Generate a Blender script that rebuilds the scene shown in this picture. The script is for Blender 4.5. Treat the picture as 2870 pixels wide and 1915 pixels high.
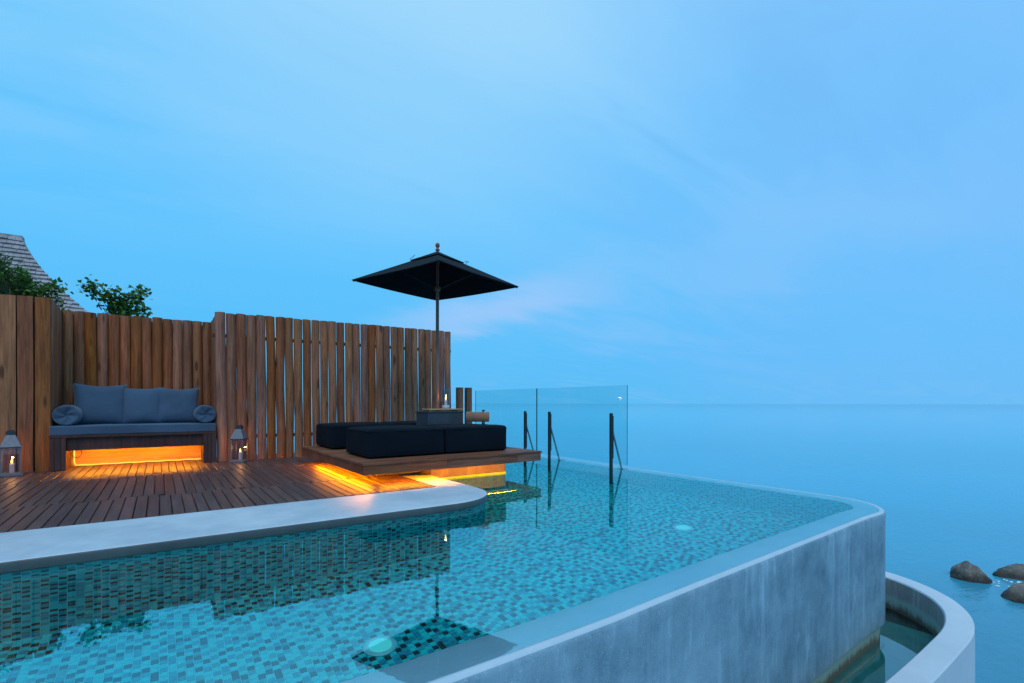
import bpy, bmesh, math, random
from math import sin, cos, pi, radians, sqrt, atan2
from mathutils import Vector, Matrix, noise

random.seed(7)
scene = bpy.context.scene
for o in list(bpy.data.objects):
    bpy.data.objects.remove(o)
C = scene.collection

# ------------------------------------------------------------------ camera
CAM_H = 0.85
YAW = radians(35.2)
cam_data = bpy.data.cameras.new('camera')
cam_data.sensor_fit = 'HORIZONTAL'
cam_data.sensor_width = 36.0
cam_data.lens = 36.0 * 1400.0 / 2870.0
cam_data.shift_y = 172.5 / 2870.0
cam_data.clip_start = 0.05
cam_data.clip_end = 60000.0
cam = bpy.data.objects.new('camera', cam_data)
C.objects.link(cam)
cam.location = (0, 0, CAM_H)
cam.rotation_euler = (radians(90), radians(-0.1), -YAW)
scene.camera = cam

# ------------------------------------------------------------------ view
scene.view_settings.view_transform = 'Standard'
scene.view_settings.look = 'None'
scene.view_settings.gamma = 1.0
scene.view_settings.use_curve_mapping = False
scene.view_settings.exposure = 0.0
scene.render.engine = 'CYCLES'
scene.cycles.use_denoising = True
scene.cycles.caustics_refractive = True
scene.cycles.caustics_reflective = True
scene.cycles.max_bounces = 12
scene.cycles.transmission_bounces = 10
scene.cycles.transparent_max_bounces = 16
scene.cycles.sample_clamp_indirect = 6.0

# ------------------------------------------------------------------ world: dusk sky with thin cloud
SUN_EL, SUN_AZ = radians(50), radians(205)      # azimuth clockwise from +Y
world = bpy.data.worlds.new('World')
scene.world = world
world.use_nodes = True


class NT:
    """small node-building helper"""
    def __init__(self, tree):
        self.t = tree
        self.t.nodes.clear()

    def n(self, typ, **kw):
        nd = self.t.nodes.new(typ)
        for k, v in kw.items():
            if k.startswith('i_'):
                nd.inputs[k[2:].replace('_', ' ')].default_value = v
            else:
                setattr(nd, k, v)
        return nd

    def l(self, a, b):
        self.t.links.new(a, b)

    def math(self, op, a, b=None, c=None, clamp=False):
        nd = self.t.nodes.new('ShaderNodeMath')
        nd.operation = op
        nd.use_clamp = clamp
        for i, x in enumerate((a, b, c)):
            if x is None:
                continue
            if isinstance(x, (int, float)):
                nd.inputs[i].default_value = x
            else:
                self.l(x, nd.inputs[i])
        return nd.outputs[0]

    def mix(self, fac, a, b, blend='MIX'):
        nd = self.t.nodes.new('ShaderNodeMix')
        nd.data_type = 'RGBA'
        nd.blend_type = blend
        nd.clamp_factor = True
        for sock, x in ((nd.inputs[0], fac), (nd.inputs[6], a), (nd.inputs[7], b)):
            if isinstance(x, (int, float)):
                sock.default_value = x
            elif isinstance(x, tuple):
                sock.default_value = x if len(x) == 4 else (*x, 1)
            else:
                self.l(x, sock)
        return nd.outputs[2]

    def ramp(self, fac, stops, interp='LINEAR'):
        nd = self.t.nodes.new('ShaderNodeValToRGB')
        nd.color_ramp.interpolation = interp
        el = nd.color_ramp.elements
        while len(el) < len(stops):
            el.new(0.5)
        for e, (p, c) in zip(el, stops):
            e.position = p
            if isinstance(c, (int, float)):
                c = (c, c, c)
            e.color = (*c, 1) if len(c) == 3 else c
        self.l(fac, nd.inputs[0])
        return nd.outputs[0]

    def maprange(self, v, a, b, c=0.0, d=1.0, smooth=False):
        nd = self.t.nodes.new('ShaderNodeMapRange')
        nd.interpolation_type = 'SMOOTHSTEP' if smooth else 'LINEAR'
        self.l(v, nd.inputs[0])
        for i, x in enumerate((a, b, c, d)):
            nd.inputs[1 + i].default_value = x
        return nd.outputs[0]


def pix_dir(x, y):
    """direction of a place in the sky, as compass vector"""
    a, up = (x - 1435) / 1400, (1130 - y) / 1400
    v = Vector((cos(YAW) * a + sin(YAW), -sin(YAW) * a + cos(YAW), up))
    return v.normalized()


w = NT(world.node_tree)
tc = w.n('ShaderNodeTexCoord')
dirv = tc.outputs['Generated']
sep = w.n('ShaderNodeSeparateXYZ')
w.l(dirv, sep.inputs[0])
elev = sep.outputs[2]
nish = w.n('ShaderNodeTexSky')
nish.sky_type = 'NISHITA'
nish.sun_disc = False
nish.sun_elevation = radians(4)
nish.sun_rotation = SUN_AZ
nish.altitude = 0
nish.air_density = 1.4
nish.dust_density = 0.6
nish.ozone_density = 3.0
base = w.ramp(elev, [(0.0, (0.105, 0.50, 0.91)), (0.10, (0.095, 0.515, 0.955)), (0.30, (0.10, 0.535, 0.99)),
                     (0.50, (0.145, 0.565, 0.99)), (0.70, (0.32, 0.68, 1.0)), (1.0, (0.45, 0.78, 1.08))])
# thin streaky cloud, laid out on a flat layer overhead
zz = w.math('ADD', w.math('MAXIMUM', elev, 0.0), 0.16)
px = w.math('DIVIDE', sep.outputs[0], zz)
py = w.math('DIVIDE', sep.outputs[1], zz)
cmb = w.n('ShaderNodeCombineXYZ')
w.l(px, cmb.inputs[0]); w.l(py, cmb.inputs[1])
mp = w.n('ShaderNodeMapping')
mp.inputs['Rotation'].default_value = (0, 0, radians(28))
mp.inputs['Scale'].default_value = (0.42, 1.15, 1)
mp.inputs['Location'].default_value = (3.1, 1.7, 0)
w.l(cmb.outputs[0], mp.inputs[0])
n1 = w.n('ShaderNodeTexNoise', i_Scale=0.75, i_Detail=5.0, i_Roughness=0.52, i_Distortion=0.5)
w.l(mp.outputs[0], n1.inputs['Vector'])
n2 = w.n('ShaderNodeTexNoise', i_Scale=2.6, i_Detail=6.0, i_Roughness=0.55, i_Distortion=0.9)
w.l(mp.outputs[0], n2.inputs['Vector'])
wisp = w.math('ADD', w.math('MULTIPLY', n1.outputs[0], 0.7), w.math('MULTIPLY', n2.outputs[0], 0.3))


def bank(pix, spread, warp=0.35):
    """a soft bank of cloud round one direction"""
    nd = w.n('ShaderNodeVectorMath', operation='DOT_PRODUCT')
    w.l(dirv, nd.inputs[0])
    nd.inputs[1].default_value = pix_dir(*pix)
    ang = w.math('ARCCOSINE', w.math('MINIMUM', nd.outputs['Value'], 1.0))
    ang = w.math('ADD', ang, w.math('MULTIPLY', w.math('SUBTRACT', wisp, 0.5), warp * 2.4))
    return w.maprange(ang, spread, spread * 0.15, 0.0, 1.0, True)


cl = w.maprange(wisp, 0.43, 0.60, 0.0, 1.0, True)
hi = w.math('MULTIPLY', cl, w.maprange(elev, 0.22, 0.60, 0.05, 0.66))
col = w.mix(hi, base, (0.36, 0.69, 0.98))
b1 = w.math('MULTIPLY', bank((1150, 20), 0.55), 0.50)
col = w.mix(b1, col, (0.37, 0.69, 0.97))
b2 = w.math('MULTIPLY', bank((2850, 150), 0.80), 0.60)
col = w.mix(b2, col, (0.215, 0.515, 0.97))


def streak(p, q, width, warp):
    """a long thin band of cloud along the great circle through two directions"""
    a, b = pix_dir(*p), pix_dir(*q)
    nd = w.n('ShaderNodeVectorMath', operation='DOT_PRODUCT')
    w.l(dirv, nd.inputs[0])
    nd.inputs[1].default_value = a.cross(b).normalized()
    d = w.math('ADD', nd.outputs['Value'], w.math('MULTIPLY', w.math('SUBTRACT', wisp, 0.5), warp))
    d = w.math('ADD', d, w.math('MULTIPLY', w.math('SUBTRACT', n2.outputs[0], 0.5), warp * 0.3))
    return w.maprange(w.math('ABSOLUTE', d), width, width * 0.05, 0.0, 1.0, True)


b4 = w.math('MULTIPLY', w.math('MULTIPLY', streak((1500, 850), (2700, 520), 0.15, 0.45), bank((2050, 680), 0.75, 0.2)), 0.42)
col = w.mix(b4, col, (0.26, 0.57, 0.96))
b3 = w.math('MULTIPLY', w.math('MULTIPLY', streak((1250, 905), (1800, 780), 0.055, 0.16), bank((1370, 880), 0.33, 0.1)), 0.50)
col = w.mix(b3, col, (0.47, 0.62, 0.95))
# darker wisps drawn across the cloud
dk_ = w.math('MULTIPLY', w.maprange(n2.outputs[0], 0.47, 0.30, 0.0, 1.0, True), w.maprange(elev, 0.28, 0.50, 0.0, 0.20, True))
col = w.mix(dk_, col, (0.15, 0.44, 0.82))
# low cumulus far out over the sea
low = w.math('MULTIPLY', w.maprange(elev, 0.075, 0.03, 0.0, 1.0, True), w.maprange(n2.outputs[0], 0.5, 0.62, 0.0, 0.28, True))
col = w.mix(low, col, (0.20, 0.53, 0.92))
bg1 = w.n('ShaderNodeBackground', i_Strength=1.06)
w.l(col, bg1.inputs[0])
bg2 = w.n('ShaderNodeBackground', i_Strength=0.05)
w.l(nish.outputs[0], bg2.inputs[0])
mixw = w.n('ShaderNodeMixShader')
mixw.inputs[0].default_value = 0.06
w.l(bg1.outputs[0], mixw.inputs[1]); w.l(bg2.outputs[0], mixw.inputs[2])
wo = w.n('ShaderNodeOutputWorld')
w.l(mixw.outputs[0], wo.inputs[0])

# ------------------------------------------------------------------ sun: soft light of a clouded dusk
sun_d = bpy.data.lights.new('sun', 'SUN')
sun_d.energy = 0.95
sun_d.angle = radians(40)
sun_d.color = (1.0, 0.90, 0.80)
sun = bpy.data.objects.new('sun', sun_d)
C.objects.link(sun)
sdir = Vector((sin(SUN_AZ) * cos(SUN_EL), cos(SUN_AZ) * cos(SUN_EL), sin(SUN_EL)))
sun.rotation_euler = sdir.to_track_quat('Z', 'Y').to_euler()
sun.location = (-4, -8, 12)

# ================================================================== helpers
class MB:
    def __init__(self):
        self.v, self.f, self.m = [], [], []

    def add(self, vs, fs, mi=0):
        o = len(self.v)
        self.v += [tuple(p) for p in vs]
        self.f += [tuple(i + o for i in f) for f in fs]
        self.m += [mi] * len(fs)
        return self

    def box(self, x0, x1, y0, y1, z0, z1, mi=0, rz=0.0, piv=None):
        vs = [Vector((x, y, z)) for z in (z0, z1) for y in (y0, y1) for x in (x0, x1)]
        if rz:
            p = Vector(piv) if piv else Vector(((x0 + x1) / 2, (y0 + y1) / 2, 0))
            R = Matrix.Rotation(rz, 3, 'Z')
            vs = [p + R @ (q - p) for q in vs]
        return self.add(vs, [(0, 2, 3, 1), (4, 5, 7, 6), (0, 1, 5, 4), (2, 6, 7, 3), (0, 4, 6, 2), (1, 3, 7, 5)], mi)

    def tube(self, pts, r, n=10, mi=0, caps=True):
        pts = [Vector(p) for p in pts]
        rs = r if isinstance(r, (list, tuple)) else [r] * len(pts)
        rings = []
        prev = None
        for i, p in enumerate(pts):
            d = (pts[min(i + 1, len(pts) - 1)] - pts[max(i - 1, 0)]).normalized()
            a = prev if prev is not None else (Vector((0, 0, 1)) if abs(d.z) < 0.9 else Vector((1, 0, 0)))
            a = (a - d * a.dot(d)).normalized()
            prev = a
            b = d.cross(a)
            rings.append([p + (a * cos(2 * pi * k / n) + b * sin(2 * pi * k / n)) * rs[i] for k in range(n)])
        vs = [q for rg in rings for q in rg]
        fs = []
        for i in range(len(pts) - 1):
            for k in range(n):
                k2 = (k + 1) % n
                fs.append((i * n + k, i * n + k2, (i + 1) * n + k2, (i + 1) * n + k))
        if caps:
            fs.append(tuple(reversed(range(n))))
            fs.append(tuple((len(pts) - 1) * n + k for k in range(n)))
        return self.add(vs, fs, mi)

    def lathe(self, prof, c, n=16, mi=0):
        """prof: (r, z) from bottom to top round a vertical axis at c"""
        c = Vector(c)
        vs = [c + Vector((r * cos(2 * pi * k / n), r * sin(2 * pi * k / n), z)) for r, z in prof for k in range(n)]
        fs = []
        for i in range(len(prof) - 1):
            for k in range(n):
                k2 = (k + 1) % n
                fs.append((i * n + k, i * n + k2, (i + 1) * n + k2, (i + 1) * n + k))
        fs.append(tuple(reversed(range(n))))
        fs.append(tuple((len(prof) - 1) * n + k for k in range(n)))
        return self.add(vs, fs, mi)


def obj(name, mb, mat, parent=None, smooth=False, bevel=0.0, seg=2, kind=None, sharp=None):
    org = Vector(parent['_org']) if parent is not None else Vector((0, 0, 0))
    me = bpy.data.meshes.new(name)
    me.from_pydata([tuple(Vector(p) - org) for p in mb.v], [], mb.f)
    mats = mat if isinstance(mat, (list, tuple)) else [mat]
    for m in mats:
        me.materials.append(m)
    if len(mats) > 1:
        me.polygons.foreach_set('material_index', mb.m)
    if bevel > 0:
        bm = bmesh.new()
        bm.from_mesh(me)
        bmesh.ops.recalc_face_normals(bm, faces=bm.faces)
        bmesh.ops.bevel(bm, geom=list(bm.edges), offset=bevel, segments=seg, profile=0.6, affect='EDGES', clamp_overlap=True)
        bm.to_mesh(me)
        bm.free()
    if smooth:
        me.polygons.foreach_set('use_smooth', [True] * len(me.polygons))
        if sharp:
            me.set_sharp_from_angle(angle=radians(sharp))
    me.update()
    o = bpy.data.objects.new(name, me)
    C.objects.link(o)
    if parent is not None:
        o.parent = parent
    o['_org'] = org[:]
    if kind:
        o['kind'] = kind
    return o


def thing(name, loc, label, cat, group=None):
    o = bpy.data.objects.new(name, None)
    o.empty_display_size = 0.1
    C.objects.link(o)
    o.location = loc
    o['_org'] = tuple(loc)
    o['label'] = label
    o['category'] = cat
    if group:
        o['group'] = group
    return o


def tag(o, label, cat, group=None):
    o['label'] = label
    o['category'] = cat
    if group:
        o['group'] = group
    return o


def struct(o):
    o['kind'] = 'structure'
    return o


def share(name, me, loc, parent, rot=None):
    """a copy of a small piece that shares its mesh"""
    o = bpy.data.objects.new(name, me)
    C.objects.link(o)
    o.parent = parent
    o.location = Vector(loc) - Vector(parent['_org'])
    if rot:
        o.rotation_euler = rot
    return o


def fbm(p, s=1.0, o=4):
    return noise.fractal(Vector(p) * s, 1.0, 2.0, o)


# ================================================================== materials
def new_mat(name):
    m = bpy.data.materials.new(name)
    m.use_nodes = True
    return m, NT(m.node_tree)


def finish(t, shader):
    o = t.n('ShaderNodeOutputMaterial')
    t.l(shader, o.inputs[0])


def principled(t, **kw):
    b = t.n('ShaderNodeBsdfPrincipled')
    for k, v in kw.items():
        k = k.replace('_', ' ')
        if isinstance(v, (int, float)):
            b.inputs[k].default_value = v
        elif isinstance(v, tuple):
            b.inputs[k].default_value = (*v, 1) if len(v) == 3 else v
        else:
            t.l(v, b.inputs[k])
    return b


def bump(t, h, dist=0.01, strength=1.0, nrm=None):
    b = t.n('ShaderNodeBump')
    b.inputs['Strength'].default_value = strength
    b.inputs['Distance'].default_value = dist
    t.l(h, b.inputs['Height'])
    if nrm is not None:
        t.l(nrm, b.inputs['Normal'])
    return b.outputs[0]


def coords(t, scale=(1, 1, 1), which='Object', rot=(0, 0, 0)):
    tcn = t.n('ShaderNodeTexCoord')
    mpn = t.n('ShaderNodeMapping')
    mpn.inputs['Scale'].default_value = scale
    mpn.inputs['Rotation'].default_value = rot
    t.l(tcn.outputs[which], mpn.inputs[0])
    return mpn.outputs[0]


def noise4(t, vec, wv, scale, detail=4.0, rough=0.5, dist=0.0):
    nd = t.n('ShaderNodeTexNoise', noise_dimensions='4D', i_Scale=scale, i_Detail=detail, i_Roughness=rough, i_Distortion=dist)
    t.l(vec, nd.inputs['Vector'])
    if wv is not None:
        t.l(wv, nd.inputs['W'])
    return nd.outputs[0]


def wood(name, light, mid, dark, along='Z', rough=0.6, knots=True, vary=0.5, spec=0.35, grain=1.0):
    m, t = new_mat(name)
    info = t.n('ShaderNodeObjectInfo')
    rnd = info.outputs['Random']
    wv = t.math('MULTIPLY', rnd, 40.0)
    k = {'X': (1.6, 26, 26), 'Y': (26, 1.6, 26), 'Z': (26, 26, 1.6)}[along]
    k2 = {'X': (0.5, 3, 3), 'Y': (3, 0.5, 3), 'Z': (3, 3, 0.5)}[along]
    v = coords(t, k)
    g = noise4(t, v, wv, 1.6 * grain, 5, 0.6, 0.6)
    broad = noise4(t, coords(t, k2), wv, 1.7, 3, 0.55)
    c = t.ramp(g, [(0.30, dark), (0.52, mid), (0.74, light)])
    # tone of each board
    tone = t.math('ADD', t.math('MULTIPLY', rnd, vary), 1.0 - vary * 0.5)
    tone = t.math('MULTIPLY', tone, t.maprange(broad, 0.3, 0.7, 0.70, 1.28))
    hs = t.n('ShaderNodeHueSaturation')
    t.l(t.math('ADD', t.math('MULTIPLY', t.math('FRACT', t.math('MULTIPLY', rnd, 7.3)), 0.014), 0.493), hs.inputs['Hue'])
    t.l(t.math('ADD', t.math('MULTIPLY', t.math('FRACT', t.math('MULTIPLY', rnd, 3.7)), 0.28), 0.82), hs.inputs['Saturation'])
    t.l(tone, hs.inputs['Value'])
    t.l(c, hs.inputs['Color'])
    c = hs.outputs[0]
    h = g
    if knots:
        kk = {'X': (2.2, 9, 9), 'Y': (9, 2.2, 9), 'Z': (9, 9, 2.2)}[along]
        vo = t.n('ShaderNodeTexVoronoi', voronoi_dimensions='4D', i_Scale=1.0, i_Randomness=1.0)
        t.l(coords(t, kk), vo.inputs['Vector'])
        t.l(wv, vo.inputs['W'])
        kn = t.maprange(vo.outputs['Distance'], 0.27, 0.12, 0.0, 0.8, True)
        c = t.mix(kn, c, tuple(x * 0.35 for x in dark))
    b = principled(t, Base_Color=c, Roughness=rough, Normal=bump(t, h, 0.004, 0.55))
    b.inputs['Specular IOR Level'].default_value = spec
    finish(t, b.outputs[0])
    return m


def concrete(name, a, b_, rough=0.7, streak=0.0, speck=0.25, fine=180.0, spec=0.3, stain=None, wet=0.0):
    m, t = new_mat(name)
    v = coords(t)
    n_big = noise4(t, v, None, 1.1, 5, 0.6, 0.5)
    n_mid = noise4(t, v, None, 6.0, 6, 0.65)
    n_fine = noise4(t, v, None, fine, 2, 0.6)
    f = t.math('ADD', t.math('MULTIPLY', n_big, 0.6), t.math('MULTIPLY', n_mid, 0.4))
    c = t.mix(t.maprange(f, 0.36, 0.64), a, b_)
    if streak:
        vs = coords(t, (7, 7, 0.9))
        st = noise4(t, vs, None, 1.0, 6, 0.7, 0.9)
        c = t.mix(t.math('MULTIPLY', t.maprange(st, 0.50, 0.70, 0.0, 1.0, True), streak), c, tuple(min(1, x * 1.75) for x in b_))
        c = t.mix(t.math('MULTIPLY', t.maprange(st, 0.44, 0.28, 0.0, 1.0, True), streak), c, tuple(x * 0.55 for x in a))
    c = t.mix(t.math('MULTIPLY', t.maprange(n_fine, 0.62, 0.74), speck), c, tuple(min(1, x * 2.4) for x in b_))
    c = t.mix(t.math('MULTIPLY', t.maprange(n_fine, 0.40, 0.28), speck), c, tuple(x * 0.4 for x in a))
    if stain:
        # waterline stains: algae green then rusty brown towards the water
        tcn = t.n('ShaderNodeTexCoord')
        sp = t.n('ShaderNodeSeparateXYZ')
        t.l(tcn.outputs['Object'], sp.inputs[0])
        zj = t.math('ADD', sp.outputs[2], t.math('MULTIPLY', t.math('SUBTRACT', n_mid, 0.5), 0.10))
        dr = noise4(t, coords(t, (14, 14, 0.5)), None, 1.0, 4, 0.6)
        zk = t.math('ADD', zj, t.math('MULTIPLY', t.math('SUBTRACT', dr, 0.5), 0.14))
        z0 = stain
        if not wet:
            c = t.mix(t.math('MULTIPLY', t.maprange(zj, z0 + 0.16, z0 + 0.11, 0.0, 1.0, True), 0.75), c, (0.24, 0.40, 0.36))
        c = t.mix(t.math('MULTIPLY', t.maprange(zk, z0 + max(0.09, wet), z0 + 0.02, 0.0, 1.0, True), 0.85), c, (0.075, 0.05, 0.025) if not wet else (0.016, 0.014, 0.012))
    h = t.math('ADD', t.math('MULTIPLY', n_mid, 1.0), t.math('MULTIPLY', n_fine, 0.35))
    p = principled(t, Base_Color=c, Roughness=rough, Normal=bump(t, h, 0.006, 0.5))
    p.inputs['Specular IOR Level'].default_value = spec
    finish(t, p.outputs[0])
    return m


def plain(name, col, rough=0.5, metal=0.0, spec=0.5, var=0.0, scale=20.0, bumpd=0.0):
    m, t = new_mat(name)
    c = col
    kw = {}
    if var or bumpd:
        nz = noise4(t, coords(t), None, scale, 4, 0.6)
        if var:
            c = t.mix(t.maprange(nz, 0.35, 0.65), tuple(x * (1 - var) for x in col), tuple(min(1, x * (1 + var)) for x in col))
        if bumpd:
            kw['Normal'] = bump(t, nz, bumpd, 0.6)
    p = principled(t, Base_Color=c, Roughness=rough, Metallic=metal, **kw)
    p.inputs['Specular IOR Level'].default_value = spec
    finish(t, p.outputs[0])
    return m


def fabric(name, col, weave=900.0, rough=0.9, sheen=0.2, crease=0.5):
    m, t = new_mat(name)
    v = coords(t)
    fine = noise4(t, v, None, weave, 1, 0.5)
    wr = noise4(t, v, None, 7.0, 4, 0.6, 1.2)
    broad = noise4(t, v, None, 3.0, 3, 0.5)
    c = t.mix(t.maprange(broad, 0.35, 0.65), tuple(x * 0.86 for x in col), tuple(x * 1.14 for x in col))
    c = t.mix(t.math('MULTIPLY', fine, 0.5), c, tuple(x * 0.6 for x in col))
    h = t.math('ADD', t.math('MULTIPLY', wr, crease * 8), t.math('MULTIPLY', fine, 0.6))
    p = principled(t, Base_Color=c, Roughness=rough, Sheen_Weight=sheen, Normal=bump(t, h, 0.002, 0.8))
    p.inputs['Specular IOR Level'].default_value = 0.15
    finish(t, p.outputs[0])
    return m


def emit(name, col, strength):
    m, t = new_mat(name)
    e = t.n('ShaderNodeEmission')
    e.inputs[0].default_value = (*col, 1)
    e.inputs[1].default_value = strength
    finish(t, e.outputs[0])
    return m


def water(name, ripple, dist, tint=(0.80, 0.97, 1.0), fres=1.45, scale=(1, 1, 1), gloss=(1, 1, 1)):
    m, t = new_mat(name)
    v = coords(t, scale)
    h = noise4(t, v, None, ripple, 3, 0.5, 0.4)
    nr = bump(t, h, dist, 1.0)
    rf = t.n('ShaderNodeBsdfRefraction', i_Roughness=0.0, i_IOR=1.33)
    rf.inputs['Color'].default_value = (*tint, 1)
    gl = t.n('ShaderNodeBsdfAnisotropic', i_Roughness=0.015)
    gl.inputs['Color'].default_value = (*gloss, 1)
    fr = t.n('ShaderNodeFresnel')
    geo = t.n('ShaderNodeNewGeometry')
    t.l(t.maprange(geo.outputs['Backfacing'], 0.0, 1.0, fres, 1.33), fr.inputs['IOR'])
    for nd in (rf, gl, fr):
        t.l(nr, nd.inputs['Normal'])
    mx = t.n('ShaderNodeMixShader')
    t.l(fr.outputs[0], mx.inputs[0])
    t.l(rf.outputs[0], mx.inputs[1]); t.l(gl.outputs[0], mx.inputs[2])
    finish(t, mx.outputs[0])
    return m


def sea_mat():
    m, t = new_mat('sea_water')
    v = coords(t, (1, 1, 1), 'Object')
    small = noise4(t, coords(t, (1.0, 2.2, 1), 'Object', (0, 0, radians(-50))), None, 1.5, 5, 0.6, 0.5)
    big = noise4(t, coords(t, (0.35, 1, 1), 'Object', (0, 0, radians(-50))), None, 0.35, 4, 0.55, 0.3)
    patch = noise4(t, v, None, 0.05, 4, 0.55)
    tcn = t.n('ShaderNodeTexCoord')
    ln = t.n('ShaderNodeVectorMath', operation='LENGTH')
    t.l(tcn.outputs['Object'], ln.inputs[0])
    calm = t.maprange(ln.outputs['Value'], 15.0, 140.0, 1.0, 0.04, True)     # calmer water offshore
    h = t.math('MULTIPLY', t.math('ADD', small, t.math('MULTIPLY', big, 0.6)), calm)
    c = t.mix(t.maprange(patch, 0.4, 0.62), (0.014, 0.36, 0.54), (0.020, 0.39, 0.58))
    near_tone = t.maprange(t.math('ADD', ln.outputs['Value'], t.math('MULTIPLY', t.math('SUBTRACT', patch, 0.5), 30.0)), 8.0, 34.0, 1.0, 0.0, True)
    c = t.mix(near_tone, c, (0.050, 0.215, 0.300))          # greyer close in; grazing sky reflection put into the paler far colour
    p = principled(t, Base_Color=c, Roughness=0.06, Normal=bump(t, h, 0.05, 0.8))
    p.inputs['IOR'].default_value = 1.40
    p.inputs['Specular IOR Level'].default_value = 0.6
    finish(t, p.outputs[0])
    return m


def leaf_mat(name, a, b_, rough=0.5):
    m, t = new_mat(name)
    nz = noise4(t, coords(t), None, 9.0, 3, 0.6)
    g = t.n('ShaderNodeNewGeometry')
    f = t.math('ADD', t.math('MULTIPLY', g.outputs['Random Per Island'], 0.6), t.math('MULTIPLY', t.maprange(nz, 0.3, 0.7), 0.4))
    c = t.mix(f, a, b_)
    d = principled(t, Base_Color=c, Roughness=rough)
    d.inputs['Specular IOR Level'].default_value = 0.3
    tr = t.n('ShaderNodeBsdfTranslucent')
    t.l(c, tr.inputs[0])
    mx = t.n('ShaderNodeMixShader')
    mx.inputs[0].default_value = 0.2
    t.l(d.outputs[0], mx.inputs[1]); t.l(tr.outputs[0], mx.inputs[2])
    finish(t, mx.outputs[0])
    return m


def glass_pane(name, tint, fres=1.5, rough=0.0):
    m, t = new_mat(name)
    tr = t.n('ShaderNodeBsdfTransparent')
    tr.inputs[0].default_value = (*tint, 1)
    gl = t.n('ShaderNodeBsdfAnisotropic', i_Roughness=rough)
    g = t.n('ShaderNodeNewGeometry')
    dp = t.n('ShaderNodeVectorMath', operation='DOT_PRODUCT')
    t.l(g.outputs['Incoming'], dp.inputs[0]); t.l(g.outputs['Normal'], dp.inputs[1])
    r0 = ((fres - 1) / (fres + 1)) ** 2
    sch = t.math('POWER', t.math('SUBTRACT', 1.0, t.math('ABSOLUTE', dp.outputs['Value'])), 5.0)
    fac = t.math('ADD', t.math('MULTIPLY', sch, 1 - r0), r0)
    mx = t.n('ShaderNodeMixShader')
    t.l(fac, mx.inputs[0])
    t.l(tr.outputs[0], mx.inputs[1]); t.l(gl.outputs[0], mx.inputs[2])
    finish(t, mx.outputs[0])
    return m


M = {}
M['fence'] = wood('fence_wood', (0.44, 0.155, 0.062), (0.32, 0.102, 0.041), (0.15, 0.045, 0.019), 'Z', 0.75, vary=0.26)
M['fence_dark'] = wood('fence_rail_wood', (0.10, 0.05, 0.03), (0.07, 0.035, 0.02), (0.04, 0.02, 0.012), 'X', 0.8, knots=False)
M['post'] = wood('post_wood', (0.30, 0.11, 0.055), (0.20, 0.072, 0.036), (0.10, 0.036, 0.018), 'Z', 0.75)
M['deck'] = wood('deck_wood', (0.130, 0.068, 0.063), (0.092, 0.047, 0.045), (0.052, 0.027, 0.026), 'Y', 0.42, knots=False, vary=0.32, spec=0.4)
M['plat'] = wood('platform_wood', (0.31, 0.115, 0.052), (0.21, 0.074, 0.035), (0.09, 0.033, 0.019), 'X', 0.6, vary=0.3)
M['sofa_wood'] = wood('sofa_wood', (0.095, 0.042, 0.035), (0.068, 0.030, 0.026), (0.04, 0.018, 0.016), 'Z', 0.5, knots=False, vary=0.2)
M['panel'] = wood('back_panel_wood', (0.5, 0.3, 0.16), (0.4, 0.23, 0.12), (0.28, 0.16, 0.08), 'X', 0.6, knots=False, vary=0.1)
M['umb_wood'] = wood('umbrella_wood', (0.36, 0.15, 0.10), (0.27, 0.11, 0.075), (0.18, 0.075, 0.05), 'Z', 0.4, knots=False, vary=0.1)
M['rib_wood'] = plain('rib_dark_wood', (0.035, 0.022, 0.018), 0.6, var=0.2)
M['bamboo'] = wood('bamboo_wood', (0.50, 0.30, 0.14), (0.40, 0.22, 0.10), (0.22, 0.12, 0.05), 'X', 0.5, knots=False, vary=0.2)
M['coping'] = concrete('coping_cement', (0.36, 0.455, 0.54), (0.60, 0.685, 0.75), 0.40, 0.0, 0.10, 60, 0.5)
M['ledge'] = concrete('wet_wall_top', (0.42, 0.53, 0.64), (0.54, 0.65, 0.75), 0.3, 0.0, 0.35, 150, 0.5)
M['foot'] = concrete('pool_wall_foot', (0.20, 0.33, 0.31), (0.34, 0.50, 0.47), 0.6, 0.5, 0.2, 60, 0.4, stain=-1.16, wet=0.0)
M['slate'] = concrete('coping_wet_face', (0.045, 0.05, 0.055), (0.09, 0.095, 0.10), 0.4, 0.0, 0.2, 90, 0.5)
M['wall'] = concrete('pool_wall_render', (0.115, 0.215, 0.285), (0.31, 0.475, 0.58), 0.75, 0.32, 0.5, 140, 0.3)
M['rim'] = concrete('pool_rim_render', (0.42, 0.52, 0.60), (0.54, 0.63, 0.70), 0.45, 0.0, 0.25, 150, 0.5)
M['basin'] = concrete('basin_render', (0.52, 0.57, 0.63), (0.62, 0.67, 0.73), 0.6, 0.0, 0.06, 60, 0.4)
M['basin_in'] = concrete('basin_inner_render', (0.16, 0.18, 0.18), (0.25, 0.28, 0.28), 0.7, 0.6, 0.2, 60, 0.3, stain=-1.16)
M['stone_wall'] = concrete('support_wall_render', (0.12, 0.10, 0.08), (0.22, 0.19, 0.155), 0.7, 0.4, 0.3, 90, 0.3)
M['block'] = concrete('block_stone', (0.025, 0.034, 0.048), (0.055, 0.068, 0.092), 0.6, 0.0, 0.3, 60, 0.4)
M['grout'] = plain('pool_grout', (0.10, 0.76, 0.80), 0.7, var=0.1, scale=8)
M['tile_light'] = plain('tile_pale_aqua', (0.012, 0.74, 0.76), 0.18, var=0.10, scale=14)
M['tile_mid'] = plain('tile_teal', (0.010, 0.42, 0.50), 0.18, var=0.15, scale=14)
M['tile_blue'] = plain('tile_slate_blue', (0.012, 0.32, 0.46), 0.18, var=0.15, scale=14)
M['tile_dark'] = plain('tile_black_brown', (0.012, 0.040, 0.058), 0.18, var=0.2, scale=14)
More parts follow.
